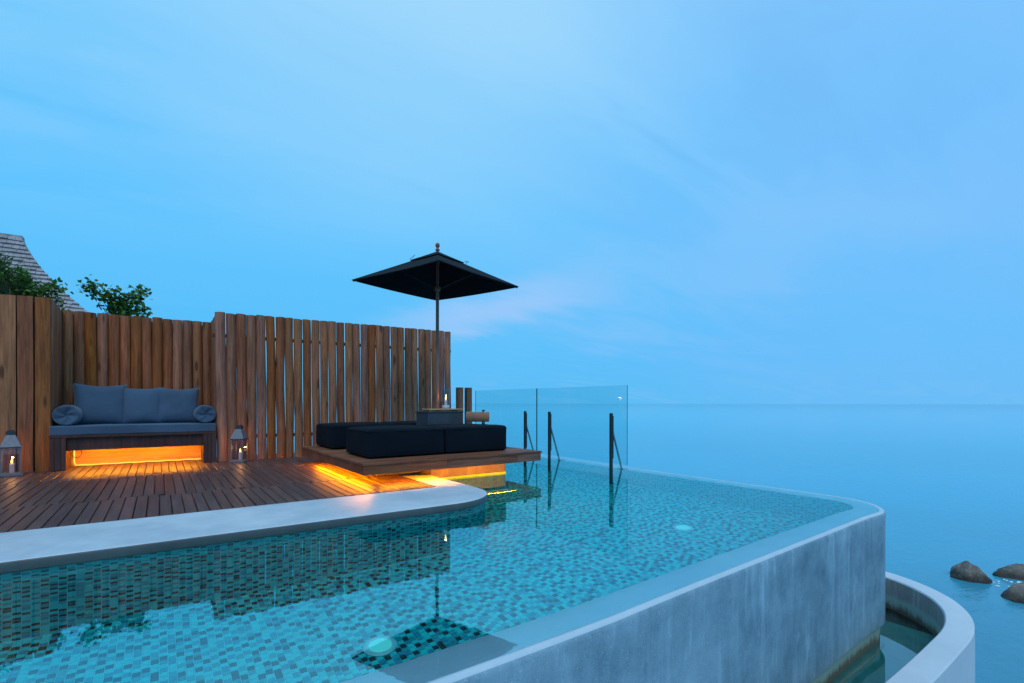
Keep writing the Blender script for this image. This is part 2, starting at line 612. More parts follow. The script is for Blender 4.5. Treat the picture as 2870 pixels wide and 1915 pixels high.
M['water'] = water('pool_water', 3.5, 0.0006, (0.80, 0.985, 1.0), 3.1, gloss=(0.52, 0.98, 1.0))
M['basin_water'] = water('basin_water', 2.5, 0.0008, (0.45, 0.50, 0.48), 2.8)
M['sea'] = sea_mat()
M['sofa_fabric'] = fabric('sofa_blue_grey', (0.066, 0.112, 0.180), 700, crease=0.5)
M['black_fabric'] = fabric('daybed_black', (0.0042, 0.0085, 0.0155), 500, sheen=0.0, crease=0.2)
M['canopy'] = fabric('canopy_black', (0.006, 0.009, 0.014), 500, sheen=0.0, crease=0.3)
M['towel'] = fabric('towel_brown', (0.30, 0.15, 0.095), 260, sheen=0.5, crease=0.6)
M['steel'] = plain('brushed_steel', (0.42, 0.42, 0.42), 0.32, 1.0, var=0.1, scale=60)
M['dark_steel'] = plain('dark_steel', (0.055, 0.055, 0.06), 0.4, 0.6, var=0.2, scale=40)
M['pewter'] = plain('lantern_metal', (0.17, 0.17, 0.20), 0.5, 0.4, var=0.15, scale=30, bumpd=0.001)
M['lantern_dark'] = plain('lantern_cap', (0.05, 0.055, 0.065), 0.5, 0.4, var=0.2, scale=30)
M['wax'] = plain('candle_wax', (0.85, 0.80, 0.75), 0.4, var=0.04)
M['frost'] = plain('frosted_glass', (0.50, 0.56, 0.58), 0.25, var=0.06)
M['flame'] = emit('candle_flame', (1.0, 0.50, 0.10), 9.0)
M['amber'] = emit('amber_led', (1.0, 0.34, 0.0), 190.0)
M['amber_wall'] = emit('amber_wall_led', (1.0, 0.34, 0.0), 70.0)
M['amber_deck'] = emit('amber_deck_led', (1.0, 0.29, 0.0), 150.0)
M['amber_glow'] = emit('amber_edge_led', (1.0, 0.36, 0.0), 2.2)
M['amber_rope'] = emit('amber_rope_led', (1.0, 0.42, 0.06), 2.2)
M['pool_lamp'] = emit('pool_lamp_glow', (0.10, 0.88, 1.0), 0.75)
M['lamp_ring'] = plain('pool_lamp_ring', (0.30, 0.80, 0.88), 0.3)
M['glass'] = glass_pane('clear_glass', (0.82, 0.965, 0.975))
M['glass_edge'] = plain('glass_edge', (0.02, 0.10, 0.12), 0.1)
M['lantern_glass'] = glass_pane('lantern_glass', (0.82, 0.82, 0.86), 1.6)
M['cable'] = plain('cable_black', (0.02, 0.02, 0.02), 0.5)
M['leaf'] = leaf_mat('leaf_green', (0.026, 0.085, 0.020), (0.15, 0.28, 0.045))
M['leaf_dark'] = leaf_mat('shrub_leaf_green', (0.018, 0.058, 0.018), (0.105, 0.185, 0.032))
M['bark'] = plain('bark', (0.10, 0.07, 0.05), 0.85, var=0.3, scale=30, bumpd=0.004)
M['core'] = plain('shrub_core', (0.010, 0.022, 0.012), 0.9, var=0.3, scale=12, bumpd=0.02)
M['shingle'] = wood('shingle_wood', (0.46, 0.42, 0.43), (0.36, 0.325, 0.335), (0.22, 0.19, 0.20), 'Z', 0.8, knots=False, vary=0.2)
M['house_wall'] = concrete('house_plaster', (0.38, 0.36, 0.33), (0.46, 0.44, 0.40), 0.8)
M['earth'] = concrete('hillside_earth', (0.08, 0.075, 0.05), (0.13, 0.12, 0.07), 0.9, 0.0, 0.3, 30)
M['rock'] = concrete('rock_granite', (0.075, 0.058, 0.050), (0.30, 0.245, 0.21), 0.8, 0.0, 0.7, 22, 0.3, stain=-4.0, wet=0.30)
M['foam'] = plain('sea_foam', (0.75, 0.8, 0.82), 0.6, var=0.1)

ZW = -0.06          # pool water level
ZF = -1.16          # pool floor
ZB = -1.16          # level of the water in the overflow basin
ZS = -4.0           # sea level

# ================================================================== sea
mb = MB()
R = 30000.0
xs = [-R, -300, -40, 0, 40, 300, R]
for i in range(len(xs)):
    for j in range(len(xs)):
        mb.v.append((xs[i], xs[j], ZS))
nx = len(xs)
for i in range(nx - 1):
    for j in range(nx - 1):
        mb.f.append((i * nx + j, (i + 1) * nx + j, (i + 1) * nx + j + 1, i * nx + j + 1)); mb.m.append(0)
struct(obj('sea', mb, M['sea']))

# hillside behind and to the left of the terrace
mb = MB()
gx = [-60, -30, -15, -8, -4, -2, -0.5, 0.4, 1.2]
gy = [2.0, 6.0, 9.35, 11, 13, 16, 20, 26, 40, 70]
for x in gx:
    for y in gy:
        z = -1.3 - max(0, y - 14) * 0.02 + 0.25 * fbm((x, y, 0), 0.3)
        if x > 0.3:
            z = ZS - 0.6
        elif x > -0.6:
            z = -2.2
        if y < 6.5 and x > -4:
            z = ZS - 0.3
        if y >= 70:
            z = ZS - 1
        mb.v.append((x, y, z))
for i in range(len(gx) - 1):
    for j in range(len(gy) - 1):
        a = i * len(gy) + j
        mb.f.append((a, a + len(gy), a + len(gy) + 1, a + 1)); mb.m.append(0)
struct(obj('hillside', mb, M['earth'], smooth=True))

# ================================================================== deck
dk = thing('deck', (0, 6.5, 0.0), '', '')
del dk['label']; del dk['category']
struct(dk)
DX0, DX1, DY0, DY1 = -3.18, 2.30, 4.57, 9.06
mb = MB().box(-4.0, DX1 - 0.01, DY0 + 0.012, 9.3, ZS - 0.5, -0.035)
struct(obj('substructure', mb, M['fence_dark'], dk))
PITCH = 0.0814


def board_mesh(name, L, wd, th, mat, axis='Y', bev=0.004):
    bm = bmesh.new()
    bmesh.ops.create_cube(bm, size=1.0)
    sc = (wd, L, th) if axis == 'Y' else (L, wd, th)
    bmesh.ops.scale(bm, vec=sc, verts=bm.verts)
    top = [e for e in bm.edges if all(v.co.z > 0 for v in e.verts)]
    bmesh.ops.bevel(bm, geom=top, offset=bev, segments=1, affect='EDGES')
    me = bpy.data.meshes.new(name)
    bm.to_mesh(me); bm.free()
    me.materials.append(mat)
    return me


ncol = int((DX1 - DX0) / PITCH)
rows = [(DY0, 5.55), (5.55, 7.16), (7.16, DY1)]
cache = {}
for i in range(ncol):
    x = DX1 - PITCH * (i + 0.5)
    grp = (i // 5) % 2
    j1 = 5.55 + (0.0, 0.07)[(i // 4) % 2] + (0.05 if i % 7 == 0 else 0)
    j2 = 7.16 + (0.0, -0.06)[(i // 6) % 2] + (0.04 if i % 5 == 0 else 0)
    for (a, b) in ((DY0, j1), (j1, j2), (j2, DY1)):
        xx = x + (0.5 * PITCH if a == j1 else (0.22 * PITCH if a == j2 else 0)) - 0.25 * PITCH
        key = round(b - a, 3)
        if key not in cache:
            cache[key] = board_mesh('plank', key - 0.012, PITCH - 0.006, 0.028, M['deck'])
        share('plank', cache[key], (xx, (a + b) / 2, -0.010 + random.uniform(-0.0012, 0.0012)), dk,
              (0, random.uniform(-0.006, 0.006), random.uniform(-0.0015, 0.0015)))

# ================================================================== the pool
def arc(cx, cy, r, a0, a1, n):
    return [(cx + r * cos(radians(a0 + (a1 - a0) * k / n)), cy + r * sin(radians(a0 + (a1 - a0) * k / n))) for k in range(n + 1)]


# outer line of the infinity edge, from the left end round the corner to the back
def near_y(x):
    return 1.43 + 0.035 * max(0, min(1, (x + 1) / 3)) + 0.05 * max(0, (x - 1.5)) 


edge = []
for k in range(0, 29):
    x = -3.2 + k * 0.28
    if x < 4.75:
        edge.append((x, near_y(x)))
edge += arc(4.86, 2.19, 0.575, -84, 0, 14)
for k in range(1, 18):
    edge.append((5.437, 2.19 + k * 0.395))
edge = [Vector((x, y, 0)) for x, y in edge]


def normals(pts, side=1):
    out = []
    for i in range(len(pts)):
        d = (pts[min(i + 1, len(pts) - 1)] - pts[max(i - 1, 0)]).normalized()
        out.append(Vector((-d.y, d.x, 0)) * side)
    return out


edge_n = normals(edge)          # pointing into the pool


def loft(mb, pts, nrm, sect, mi=None):
    o = len(mb.v)
    k = len(sect)
    for p, n_ in zip(pts, nrm):
        for (ins, z) in sect:
            mb.v.append(tuple(p + n_ * ins + Vector((0, 0, z))))
    for i in range(len(pts) - 1):
        for j in range(k - 1):
            a = o + i * k + j
            mb.f.append((a, a + k, a + k + 1, a + 1))
            mb.m.append(mi[j] if mi else 0)


pool = thing('infinity_pool', (2.0, 3.0, 0.0), 'curved infinity pool lined with teal mosaic, grey rendered outer wall', 'pool')
mb = MB()
sect = [(0.03, ZS - 0.4), (0.03, ZB - 0.06), (0.03, ZB + 0.155), (0.022, ZB + 0.162), (-0.004, ZB + 0.164), (-0.006, ZB + 0.172), (-0.006, -0.20), (-0.008, -0.088), (0.0, -0.068), (0.012, -0.0585), (0.030, -0.0570),
        (0.040, -0.063), (0.048, -0.071), (0.205, -0.073), (0.218, -0.080), (0.22, -0.10), (0.22, ZF - 0.004)]
loft(mb, edge, edge_n, sect, [3, 3, 0, 0, 0, 0, 0, 0, 1, 1, 1, 4, 4, 4, 4, 2])
obj('wall', mb, [M['wall'], M['rim'], M['grout'], M['foot'], M['ledge']], pool, smooth=True, sharp=40)

# bank side: along the coping, round its nose, along the support wall and the back
bank_l = [(-3.2, 3.74), (-2, 3.74), (-1, 3.74), (0, 3.74), (1, 3.735), (1.7, 3.73)] + \
         [(2.05 + 0.56 * sin(radians(a)), 4.29 - 0.56 * cos(radians(a))) for a in range(0, 91, 9)] + \
         [(2.61, 4.9), (2.61, 5.38)]
bank_l = [Vector((x, y, 0)) for x, y in bank_l]
bank_n = normals(bank_l, -1)     # into the pool
mb = MB()
loft(mb, bank_l, bank_n, [(-0.015, -0.03), (-0.015, -0.085), (-0.015, ZF - 0.004)])
side = [Vector((x, y, 0)) for x, y in ((2.61, 5.38), (3.70, 5.38))]
loft(mb, side, [Vector((0, -1, 0))] * 2, [(0, ZW + 0.015), (0, ZF - 0.004)])
side2 = [Vector((x, y, 0)) for x, y in ((3.70, 5.38), (3.70, 8.95), )]
loft(mb, side2, [Vector((1, 0, 0))] * 2, [(0, -0.03), (0, ZF - 0.004)])
back = [Vector((x, y, 0)) for x, y in ((3.70, 8.9), (5.437, 8.9))]
loft(mb, back, [Vector((0, -1, 0))] * 2, [(0, -0.03), (0, ZF - 0.004)])
endl = [Vector((x, y, 0)) for x, y in ((-3.2, 1.4), (-3.2, 3.75))]
loft(mb, endl, [Vector((1, 0, 0))] * 2, [(0, 0.0), (0, ZF - 0.004)])
mb.box(-3.5, 5.5, 1.35, 9.0, ZF - 0.25, ZF - 0.004)
obj('pool_lining', mb, M['grout'], pool)
mb = MB().box(3.6, 5.7, 8.90, 9.2, ZS, 0.0)
obj('back_wall', mb, M['wall'], pool)
mb = MB().box(-3.6, -3.2, 1.25, 4.6, ZS, 0.0)
obj('end_wall', mb, M['coping'], pool)

# coping: wide pale cement band with a rounded nose, turning under the platform
mb = MB()
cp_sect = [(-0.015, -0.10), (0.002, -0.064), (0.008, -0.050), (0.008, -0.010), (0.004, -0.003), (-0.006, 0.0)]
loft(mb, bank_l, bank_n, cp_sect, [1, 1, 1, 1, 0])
# top face
tops = [p + n_ * -0.006 for p, n_ in zip(bank_l, bank_n)]
inner = []
for p in tops:
    if p.x < 2.29:
        inner.append(Vector((min(p.x, 2.30), 4.57, 0)))
    else:
        inner.append(Vector((2.30, max(4.57, p.y + 0.1), 0)))
for i in range(len(tops) - 1):
    a, b, c_, d = tops[i], tops[i + 1], inner[i + 1], inner[i]
    if (c_ - d).length < 1e-5:
        mb.add([a, b, c_], [(0, 1, 2)], 0)
    else:
        mb.add([a, b, c_, d], [(0, 1, 2, 3)], 0)
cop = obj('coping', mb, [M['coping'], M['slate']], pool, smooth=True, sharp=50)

# mosaic tiles
TS = 0.0375
tile_mats = [M['tile_light'], M['tile_mid'], M['tile_blue'], M['tile_dark']]


seen_col = {}


def pick(key):
    a, i, j = key
    near = [seen_col.get((a, i, j - 1)), seen_col.get((a, i - 1, j)), seen_col.get((a, i - 1, j + (1 if i % 2 else -1)))]
    r = random.random()
    c = 0 if r < 0.42 else 1 if r < 0.60 else 2 if r < 0.73 else 3
    if c == 3 and 3 in near[:2] and random.random() < 0.85:
        c = random.choice((0, 0, 1))
    elif c in (1, 2) and near[0] == c:
        c = random.choice((0, 3))
    elif c == 0 and near[0] == 0 and near[1] == 0:
        c = random.choice((1, 2, 3))
    seen_col[key] = c
    return c


def in_poly(x, y, poly):
    c = False
    j = len(poly) - 1
    for i in range(len(poly)):
        xi, yi = poly[i]; xj, yj = poly[j]
        if (yi > y) != (yj > y) and x < (xj - xi) * (y - yi) / (yj - yi) + xi:
            c = not c
        j = i
    return c


in_edge = [(p + n_ * 0.235) for p, n_ in zip(edge, edge_n)]
in_bank = [(p + n_ * 0.002) for p, n_ in zip(bank_l, bank_n)]
floor_poly = [(p.x, p.y) for p in in_edge] + [(5.1, 8.88), (3.72, 8.88), (3.72, 5.36)] + [(p.x, p.y) for p in reversed(in_bank)]
DEPTH = CAM_H - ZF
cell, gap = TS, 0.0036
half = (cell - gap) / 2


def tile_verts(o, ux, uy, nz, hx=half, hy=half):
    ch = 0.0012
    lo, hi_ = -0.004, 0.0012
    vs = []
    for (e, z) in ((0, lo), (0, hi_ - ch), (ch, hi_)):
        for sx, sy in ((-1, -1), (1, -1), (1, 1), (-1, 1)):
            vs.append(o + ux * sx * (hx - e) + uy * sy * (hy - e) + nz * z)
    fs = [(8, 9, 10, 11)]
    for k in range(4):
        k2 = (k + 1) % 4
        fs += [(k, k2, 4 + k2, 4 + k), (4 + k, 4 + k2, 8 + k2, 8 + k)]
    return vs, fs


tiles = []      # (visible size, origin, ux, uy, n, material)
X, Y, Z = Vector((1, 0, 0)), Vector((0, 1, 0)), Vector((0, 0, 1))
i0 = int(-3.2 / TS)
for i in range(i0, int(5.3 / TS)):
    off = 0.5 * (i % 2)
    for j in range(int(1.6 / TS), int(8.9 / TS)):
        x, y = (i + 0.5) * TS, (j + off) * TS
        if in_poly(x, y, floor_poly):
            tiles.append([Vector((x, y, ZF)), X, Y, Z, pick((0, i, j))])


def wall_tiles(pts, nrm, inset, z0, z1):
    s = 0.0
    out = []
    total = sum((pts[k + 1] - pts[k]).length for k in range(len(pts) - 1))
    seg, acc = 0, 0.0
    ncols = int(total / TS)
    for cidx in range(ncols):
        d = (cidx + 0.5) * TS
        while seg < len(pts) - 2 and acc + (pts[seg + 1] - pts[seg]).length < d:
            acc += (pts[seg + 1] - pts[seg]).length
            seg += 1
        L = (pts[seg + 1] - pts[seg]).length
        f = (d - acc) / L
        p = pts[seg].lerp(pts[seg + 1], f)
        n_ = nrm[seg].lerp(nrm[min(seg + 1, len(nrm) - 1)], f).normalized()
        tdir = Vector((-n_.y, n_.x, 0))
        z = z1 - TS * (0.5 + 0.5 * (cidx % 2))
        while z > z0:
            out.append([p + n_ * inset + Z * z, tdir, Z, n_, pick((inset, cidx, int((z1 - z) / TS + 0.25)))])
            z -= TS
    return out


tiles += wall_tiles(bank_l, bank_n, -0.015, ZF + 0.005, -0.085)
tiles += wall_tiles(edge, edge_n, 0.22, ZF + 0.005, -0.105)
tiles += wall_tiles([Vector((2.63, 5.38, 0)), Vector((3.70, 5.38, 0))], [Vector((0, -1, 0))] * 2, 0.0, ZF + 0.02, ZW + 0.012)
tiles += wall_tiles([Vector((3.70, 5.38, 0)), Vector((3.70, 8.9, 0))], [Vector((1, 0, 0))] * 2, 0.0, ZF + 0.02, ZW + 0.0)

def seen(o):
    fw = o.x * sin(YAW) + o.y * cos(YAW)
    rt = o.x * cos(YAW) - o.y * sin(YAW)
    if fw < 0.5 or abs(rt / fw) > 1.02:
        return -1
    # apparent height through the water (about a third of the true depth)
    yy = (CAM_H - ZW + 0.45 * (ZW - o.z)) / fw * 1400 + 1130
    if yy > 1925:
        return -1
    return 1.0 / (o - Vector((0, 0, CAM_H))).length


order = sorted(range(len(tiles)), key=lambda k: -(seen(tiles[k][0]) if tiles[k][3].z > 0.9 else -1))
single = set(order[:300])
tile_me = []
for mt in tile_mats:
    vs, fs = tile_verts(Vector((0, 0, 0)), X, Y, Z)
    me = bpy.data.meshes.new('tile')
    me.from_pydata([tuple(v) for v in vs], [], fs)
    me.materials.append(mt)
    tile_me.append(me)
mb = MB()
for k, (o_, ux, uy, nz, mi) in enumerate(tiles):
    if k in single:
        share('tile', tile_me[mi], o_, pool)
    else:
        vs, fs = tile_verts(o_, ux, uy, nz)
        mb.add(vs, fs, mi)
obj('mosaic', mb, tile_mats, pool, kind='stuff')

# two round lamps let into the pool floor
def pool_lamp(x, y):
    mb = MB().lathe([(0.092, 0.0), (0.095, 0.012), (0.082, 0.022), (0.070, 0.022), (0.068, 0.016)], (x, y, ZF), 28)
    rg = obj('pool_lamp', mb, M['lamp_ring'], pool, smooth=True, sharp=35)
    mb = MB().lathe([(0.066, 0.014), (0.062, 0.021), (0.03, 0.025), (0.002, 0.026)], (x, y, ZF), 28)
    obj('lens', mb, M['pool_lamp'], rg, smooth=True)


pool_lamp(1.03, 2.76)
pool_lamp(4.08, 2.95)

# water of the pool, out to the crest of the rim
mb = MB()
wat = [p + n_ * 0.0385 for p, n_ in zip(edge, edge_n)] + [Vector((5.38, 8.899, 0)), Vector((3.701, 8.899, 0)), Vector((3.701, 5.379, 0))] + \
      [p + n_ * 0.002 for p, n_ in zip(reversed(bank_l), reversed(bank_n))]
me = bpy.data.meshes.new('pool_water')
bm = bmesh.new()
vs = [bm.verts.new((p.x, p.y, ZW)) for p in wat]
f = bm.faces.new(vs)
if f.normal.z < 0:
    bmesh.ops.reverse_faces(bm, faces=[f])
bm.normal_update()
if bm.faces[:][0].normal.z < 0:
    bmesh.ops.reverse_faces(bm, faces=bm.faces[:])
bmesh.ops.triangulate(bm, faces=bm.faces[:])
bm.to_mesh(me); bm.free()
me.materials.append(M['water'])
pw = bpy.data.objects.new('pool_water', me)
C.objects.link(pw)
struct(pw)

# ================================================================== overflow basin below the infinity edge
ZT = -0.86
b_in = [(-3.0, 1.14), (-1.5, 1.15), (0, 1.16), (1.5, 1.17), (3.0, 1.185), (3.6, 1.19), (4.1, 1.195), (4.5, 1.205), (4.85, 1.22), (5.12, 1.265), (5.34, 1.34),
        (5.53, 1.45), (5.67, 1.58), (5.78, 1.73), (5.86, 1.90), (5.91, 2.10), (5.94, 2.35), (5.96, 2.8), (5.97, 4.0), (5.97, 6.0), (5.97, 9.2)]
b_in = [Vector((x, y, 0)) for x, y in b_in]


def smooth_line(pts, n=4):
    out = []
    for i in range(len(pts) - 1):
        p0, p1, p2, p3 = pts[max(i - 1, 0)], pts[i], pts[i + 1], pts[min(i + 2, len(pts) - 1)]
        for k in range(n):
            t_ = k / n
            out.append(0.5 * ((2 * p1) + (p2 - p0) * t_ + (2 * p0 - 5 * p1 + 4 * p2 - p3) * t_ ** 2 + (3 * p1 - p0 - 3 * p2 + p3) * t_ ** 3))
    return out + [pts[-1]]


b_in = smooth_line(b_in)
bn = normals(b_in, -1)          # pointing outwards
basin = thing('overflow_basin', (5.0, 1.2, 0.0), 'pale curved catch basin wall below the pool edge, holding still water', 'basin wall')
mb = MB()
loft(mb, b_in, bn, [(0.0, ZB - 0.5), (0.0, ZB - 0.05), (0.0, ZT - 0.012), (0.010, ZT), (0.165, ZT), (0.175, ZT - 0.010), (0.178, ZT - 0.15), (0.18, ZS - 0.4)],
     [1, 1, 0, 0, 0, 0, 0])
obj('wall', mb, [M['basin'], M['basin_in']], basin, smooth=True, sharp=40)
# stone floor of the channel
mb = MB()
fl = [Vector((p.x, p.y, ZB - 0.30)) for p in b_in]
for i in range(len(b_in) - 1):
    p, q = fl[i], fl[i + 1]
    mb.add([p, q, Vector((min(q.x, 5.2), max(q.y, 1.9), ZB - 0.30)), Vector((min(p.x, 5.2), max(p.y, 1.9), ZB - 0.30))], [(0, 1, 2, 3)])
obj('channel_floor', mb, M['basin_in'], basin)
# thin hose lying along the foot of the pool wall
hose = []
for k in range(16):
    x = 1.2 + k * 0.25
    hose.append((x, near_y(x) - 0.03 + 0.012 * sin(k * 1.3), ZB + 0.012 + 0.006 * sin(k * 2.1)))
obj('cable', MB().tube(hose, 0.0015, 6), M['bamboo'], basin, smooth=True)
mb = MB()
vs = [Vector((p.x - 0.001 * 0, p.y, ZB)) for p in b_in]
es = [p + n_ * 0.034 for p, n_ in zip(edge, edge_n)]
poly = [Vector((p.x, p.y, ZB)) for p in b_in] + [Vector((5.4, 9.2, ZB))] + [Vector((p.x, p.y, ZB)) for p in reversed(es)]
bm = bmesh.new()
f = bm.faces.new([bm.verts.new(p) for p in poly])
bm.normal_update()
if f.normal.z < 0:
    bmesh.ops.reverse_faces(bm, faces=[f])
bmesh.ops.triangulate(bm, faces=bm.faces[:])
me = bpy.data.meshes.new('basin_water')
bm.to_mesh(me); bm.free()
me.materials.append(M['basin_water'])
bw = bpy.data.objects.new('basin_water', me)
C.objects.link(bw)
struct(bw)

# ================================================================== fences
def log_board(mb, x, y, z0, z1, wd, th, lean=0.0, wav=0.012, seed=0.0, round_=0.6, axis='X', sag=0.0):
    """one upright slab of wood with a rounded face and uneven edges; the face looks to -Y (or +X)"""
    n = 8
    prof = [(-1, 1.0)] + [(a, 0.8 * round_ * (1 - cos(a * 1.35)) / (1 - cos(1.35))) for a in (-1.0, -0.8, -0.5, 0.0, 0.5, 0.8, 1.0)] + [(1, 1.0)]
    rings = []
    for i in range(n + 1):
        t_ = i / n
        z = z0 + (z1 - z0) * t_
        hw = wd / 2 * (1 + wav * 4 * noise.noise(Vector((seed, z * 1.7, 3.3))))
        cx = x + lean * (z - z0) + wav * 1.1 * noise.noise(Vector((seed * 1.7, z * 1.3, 9.1)))
        dy = 0.004 * noise.noise(Vector((seed, z, 5.0)))
        ring = []
        for a, b in prof:
            px_, py_ = a * hw, (b - 0.5) * th + dy
            zz_ = z + (sag * a if i == n else 0)
            if axis == 'X':
                ring.append(Vector((cx + px_, y + py_, zz_)))
            else:
                ring.append(Vector((x - py_, y + (cx - x) + px_, zz_)))
        rings.append(ring)
    k = len(prof)
    vs = [p for r in rings for p in r]
    fs = []
    for i in range(n):
        for j in range(k):
            j2 = (j + 1) % k
            fs.append((i * k + j, i * k + j2, (i + 1) * k + j2, (i + 1) * k + j))
    fs.append(tuple(reversed(range(k))))
    fs.append(tuple(n * k + j for j in range(k)))
    mb.add(vs, fs)


FY = 8.31
# long fence behind the daybed
fen = thing('plank_fence', (2.55, FY, 0), 'long brown plank fence with bright gaps, behind the black daybed', 'fence')
n_b = 29
x0, x1 = 0.66, 4.47
pt = (x1 - x0) / n_b
for i in range(n_b):
    x = x0 + (i + 0.5) * pt
    tight = i < 4
    mb = MB()
    log_board(mb, x + 0.012, FY + (0.012 if i % 2 else 0), -0.02, 2.15 + 0.035 * i / n_b + random.uniform(-0.007, 0.007),
              pt * (1.0 if tight else random.uniform(0.90, 0.955)), 0.065, -0.008 - 0.003 * random.random(), 0.009, i * 3.17 + 1, 0.85, sag=random.uniform(-0.006, 0.004))
    obj('plank', mb, M['fence'], fen, smooth=True, sharp=45)
for z in (0.35, 1.82):
    obj('rail', MB().box(x0 - 0.04, x1 + 0.01, FY + 0.040, FY + 0.085, z - 0.025, z + 0.025), M['fence_dark'], fen)

# fence in the alcove behind the sofa
AY = 9.07
fal = thing('plank_fence', (-0.2, AY, 0), 'close boarded brown fence standing in the alcove behind the sofa', 'fence')
n_b = 14
x0, x1 = -1.09, 0.67
pt = (x1 - x0) / n_b
for i in range(n_b):
    x = x0 + (i + 0.5) * pt
    mb = MB()
    wf = 0.985
    log_board(mb, x, AY + (0.016 if i % 2 else -0.004), -0.02, 2.10 + random.uniform(-0.008, 0.008), pt * wf, 0.055, -0.004, 0.006, i * 2.3 + 77, 1.0)
    obj('plank', mb, M['fence'], fal, smooth=True, sharp=45)
for z in (0.4, 1.75):
    obj('rail', MB().box(x0, x1, AY + 0.0585, AY + 0.10, z - 0.03, z + 0.03), M['fence_dark'], fal)
obj('backing', MB().box(x0, x1, AY + 0.046, AY + 0.058, -0.02, 2.05), M['fence_dark'], fal)
# the right-hand cheek of the alcove, one board turned in
for k in range(6):
    mb = MB()
    log_board(mb, 0.665, FY + 0.11 + k * 0.128, -0.02, 2.10 + random.uniform(-0.01, 0.01), 0.126, 0.03, 0, 0.003, k + 140, 0.3, axis='Y')
    obj('plank', mb, M['fence'], fal, smooth=True, sharp=45)

# fence at the left, beyond the lantern
fle = thing('plank_fence', (-1.7, FY, 0), 'tall fence of wide flat brown boards beside the sofa', 'fence')
wd3 = 0.155
for i in range(14):
    x = -1.087 - wd3 * (i + 0.5)
    mb = MB()
    log_board(mb, x, FY, -0.02, 2.135 + random.uniform(-0.012, 0.012), wd3 * 0.89, 0.05, -0.003, 0.006, i * 5.1 + 200, 0.25, sag=random.uniform(-0.006, 0.008))
    obj('plank', mb, M['fence'], fle, smooth=True, sharp=45)
obj('backing', MB().box(-3.25, -1.10, FY + 0.035, FY + 0.06, -0.02, 2.08), M['fence_dark'], fle)
for k in range(6):
    mb = MB()
    log_board(mb, -1.10, FY + 0.09 + k * 0.128, -0.02, 2.13 - 0.006 * k, 0.126, 0.03, 0, 0.003, k + 340, 0.3, axis='Y')
    obj('plank', mb, M['fence'], fle, smooth=True, sharp=45)

# two short square posts beyond the end of the long fence
for x, lab in ((4.645, 'short square dark timber post next to the end of the long fence'),
               (4.835, 'short square dark timber post standing just behind the rolled brown towel')):
    t_ = thing('timber_post', (x, FY, -0.3), lab, 'post', 'short posts at the end of the fence')
    obj('shaft', MB().box(x - 0.055, x + 0.055, FY - 0.05, FY + 0.05, -1.3, 1.135), M['post'], t_, bevel=0.004)
    obj('end_cap', MB().box(x - 0.057, x + 0.057, FY - 0.052, FY + 0.052, 1.137, 1.143), M['fence_dark'], t_)
# footing strip that carries the fence end and posts over the water
struct(obj('retaining_wall', MB().box(2.3, 5.0, FY - 0.12, FY + 0.16, ZS - 0.4, -0.022), M['stone_wall']))

# ================================================================== sofa bench
SX0, SX1, SY0, SY1 = -1.10, 0.655, 8.23, 8.98
bench = thing('sofa_bench', (-0.22, 8.6, 0), 'dark timber bench with amber light glowing underneath', 'bench')
for xa, xb in ((SX0, SX0 + 0.155), (SX1 - 0.155, SX1)):
    n3 = 3
    for k in range(n3):
        a = xa + (xb - xa) * k / n3
        obj('leg_board', MB().box(a + 0.001, a + (xb - xa) / n3 - 0.001, SY0, SY0 + 0.05, 0.006, 0.405), M['sofa_wood'], bench, bevel=0.002)
    obj('leg', MB().box(xa, xb, SY0 + 0.052, SY0 + 0.46, 0.006, 0.405), M['sofa_wood'], bench, bevel=0.003)
obj('top_rail', MB().box(SX0 - 0.004, SX1 + 0.004, SY0 - 0.004, SY1, 0.407, 0.438), M['sofa_wood'], bench, bevel=0.004)
obj('apron', MB().box(SX0 + 0.157, SX1 - 0.157, SY0 + 0.045, SY0 + 0.085, 0.245, 0.405), M['sofa_wood'], bench, bevel=0.003)
obj('back_panel', MB().box(SX0 + 0.13, SX1 - 0.13, SY0 + 0.465, SY0 + 0.49, 0.006, 0.405), M['panel'], bench)
obj('light_strip', MB().box(SX0 + 0.20, SX1 - 0.20, SY0 + 0.155, SY0 + 0.17, 0.262, 0.272), M['amber'], bench)
bx0, bx1, by = SX0 + 0.185, SX1 - 0.13, SY0 + 0.45
rope = [(bx0, by, 0.24 + 0.10)] + [(bx0, by, 0.32 - 0.02 * k) for k in range(1, 14)]
rope += [(bx0 + 0.015, by, 0.022)] + [(bx0 + (bx1 - bx0) * k / 20, by - 0.004 * sin(k), 0.020 + 0.003 * sin(k * 1.9)) for k in range(1, 20)] + [(bx1 - 0.01, by, 0.024)]
rope += [(bx1, by, 0.05 + 0.03 * k) for k in range(10)]
obj('rope_light', MB().tube(rope, 0.007, 6), M['amber_rope'], bench, smooth=True)
loop = [(SX0 + 0.17 + 0.0, by - 0.05, 0.26)] + [(SX0 + 0.215 + 0.05 * sin(a), by - 0.06, 0.185 + 0.06 * cos(a)) for a in [k * 0.42 for k in range(14)]]
obj('cable', MB().tube(loop, 0.004, 6), M['cable'], bench, smooth=True)


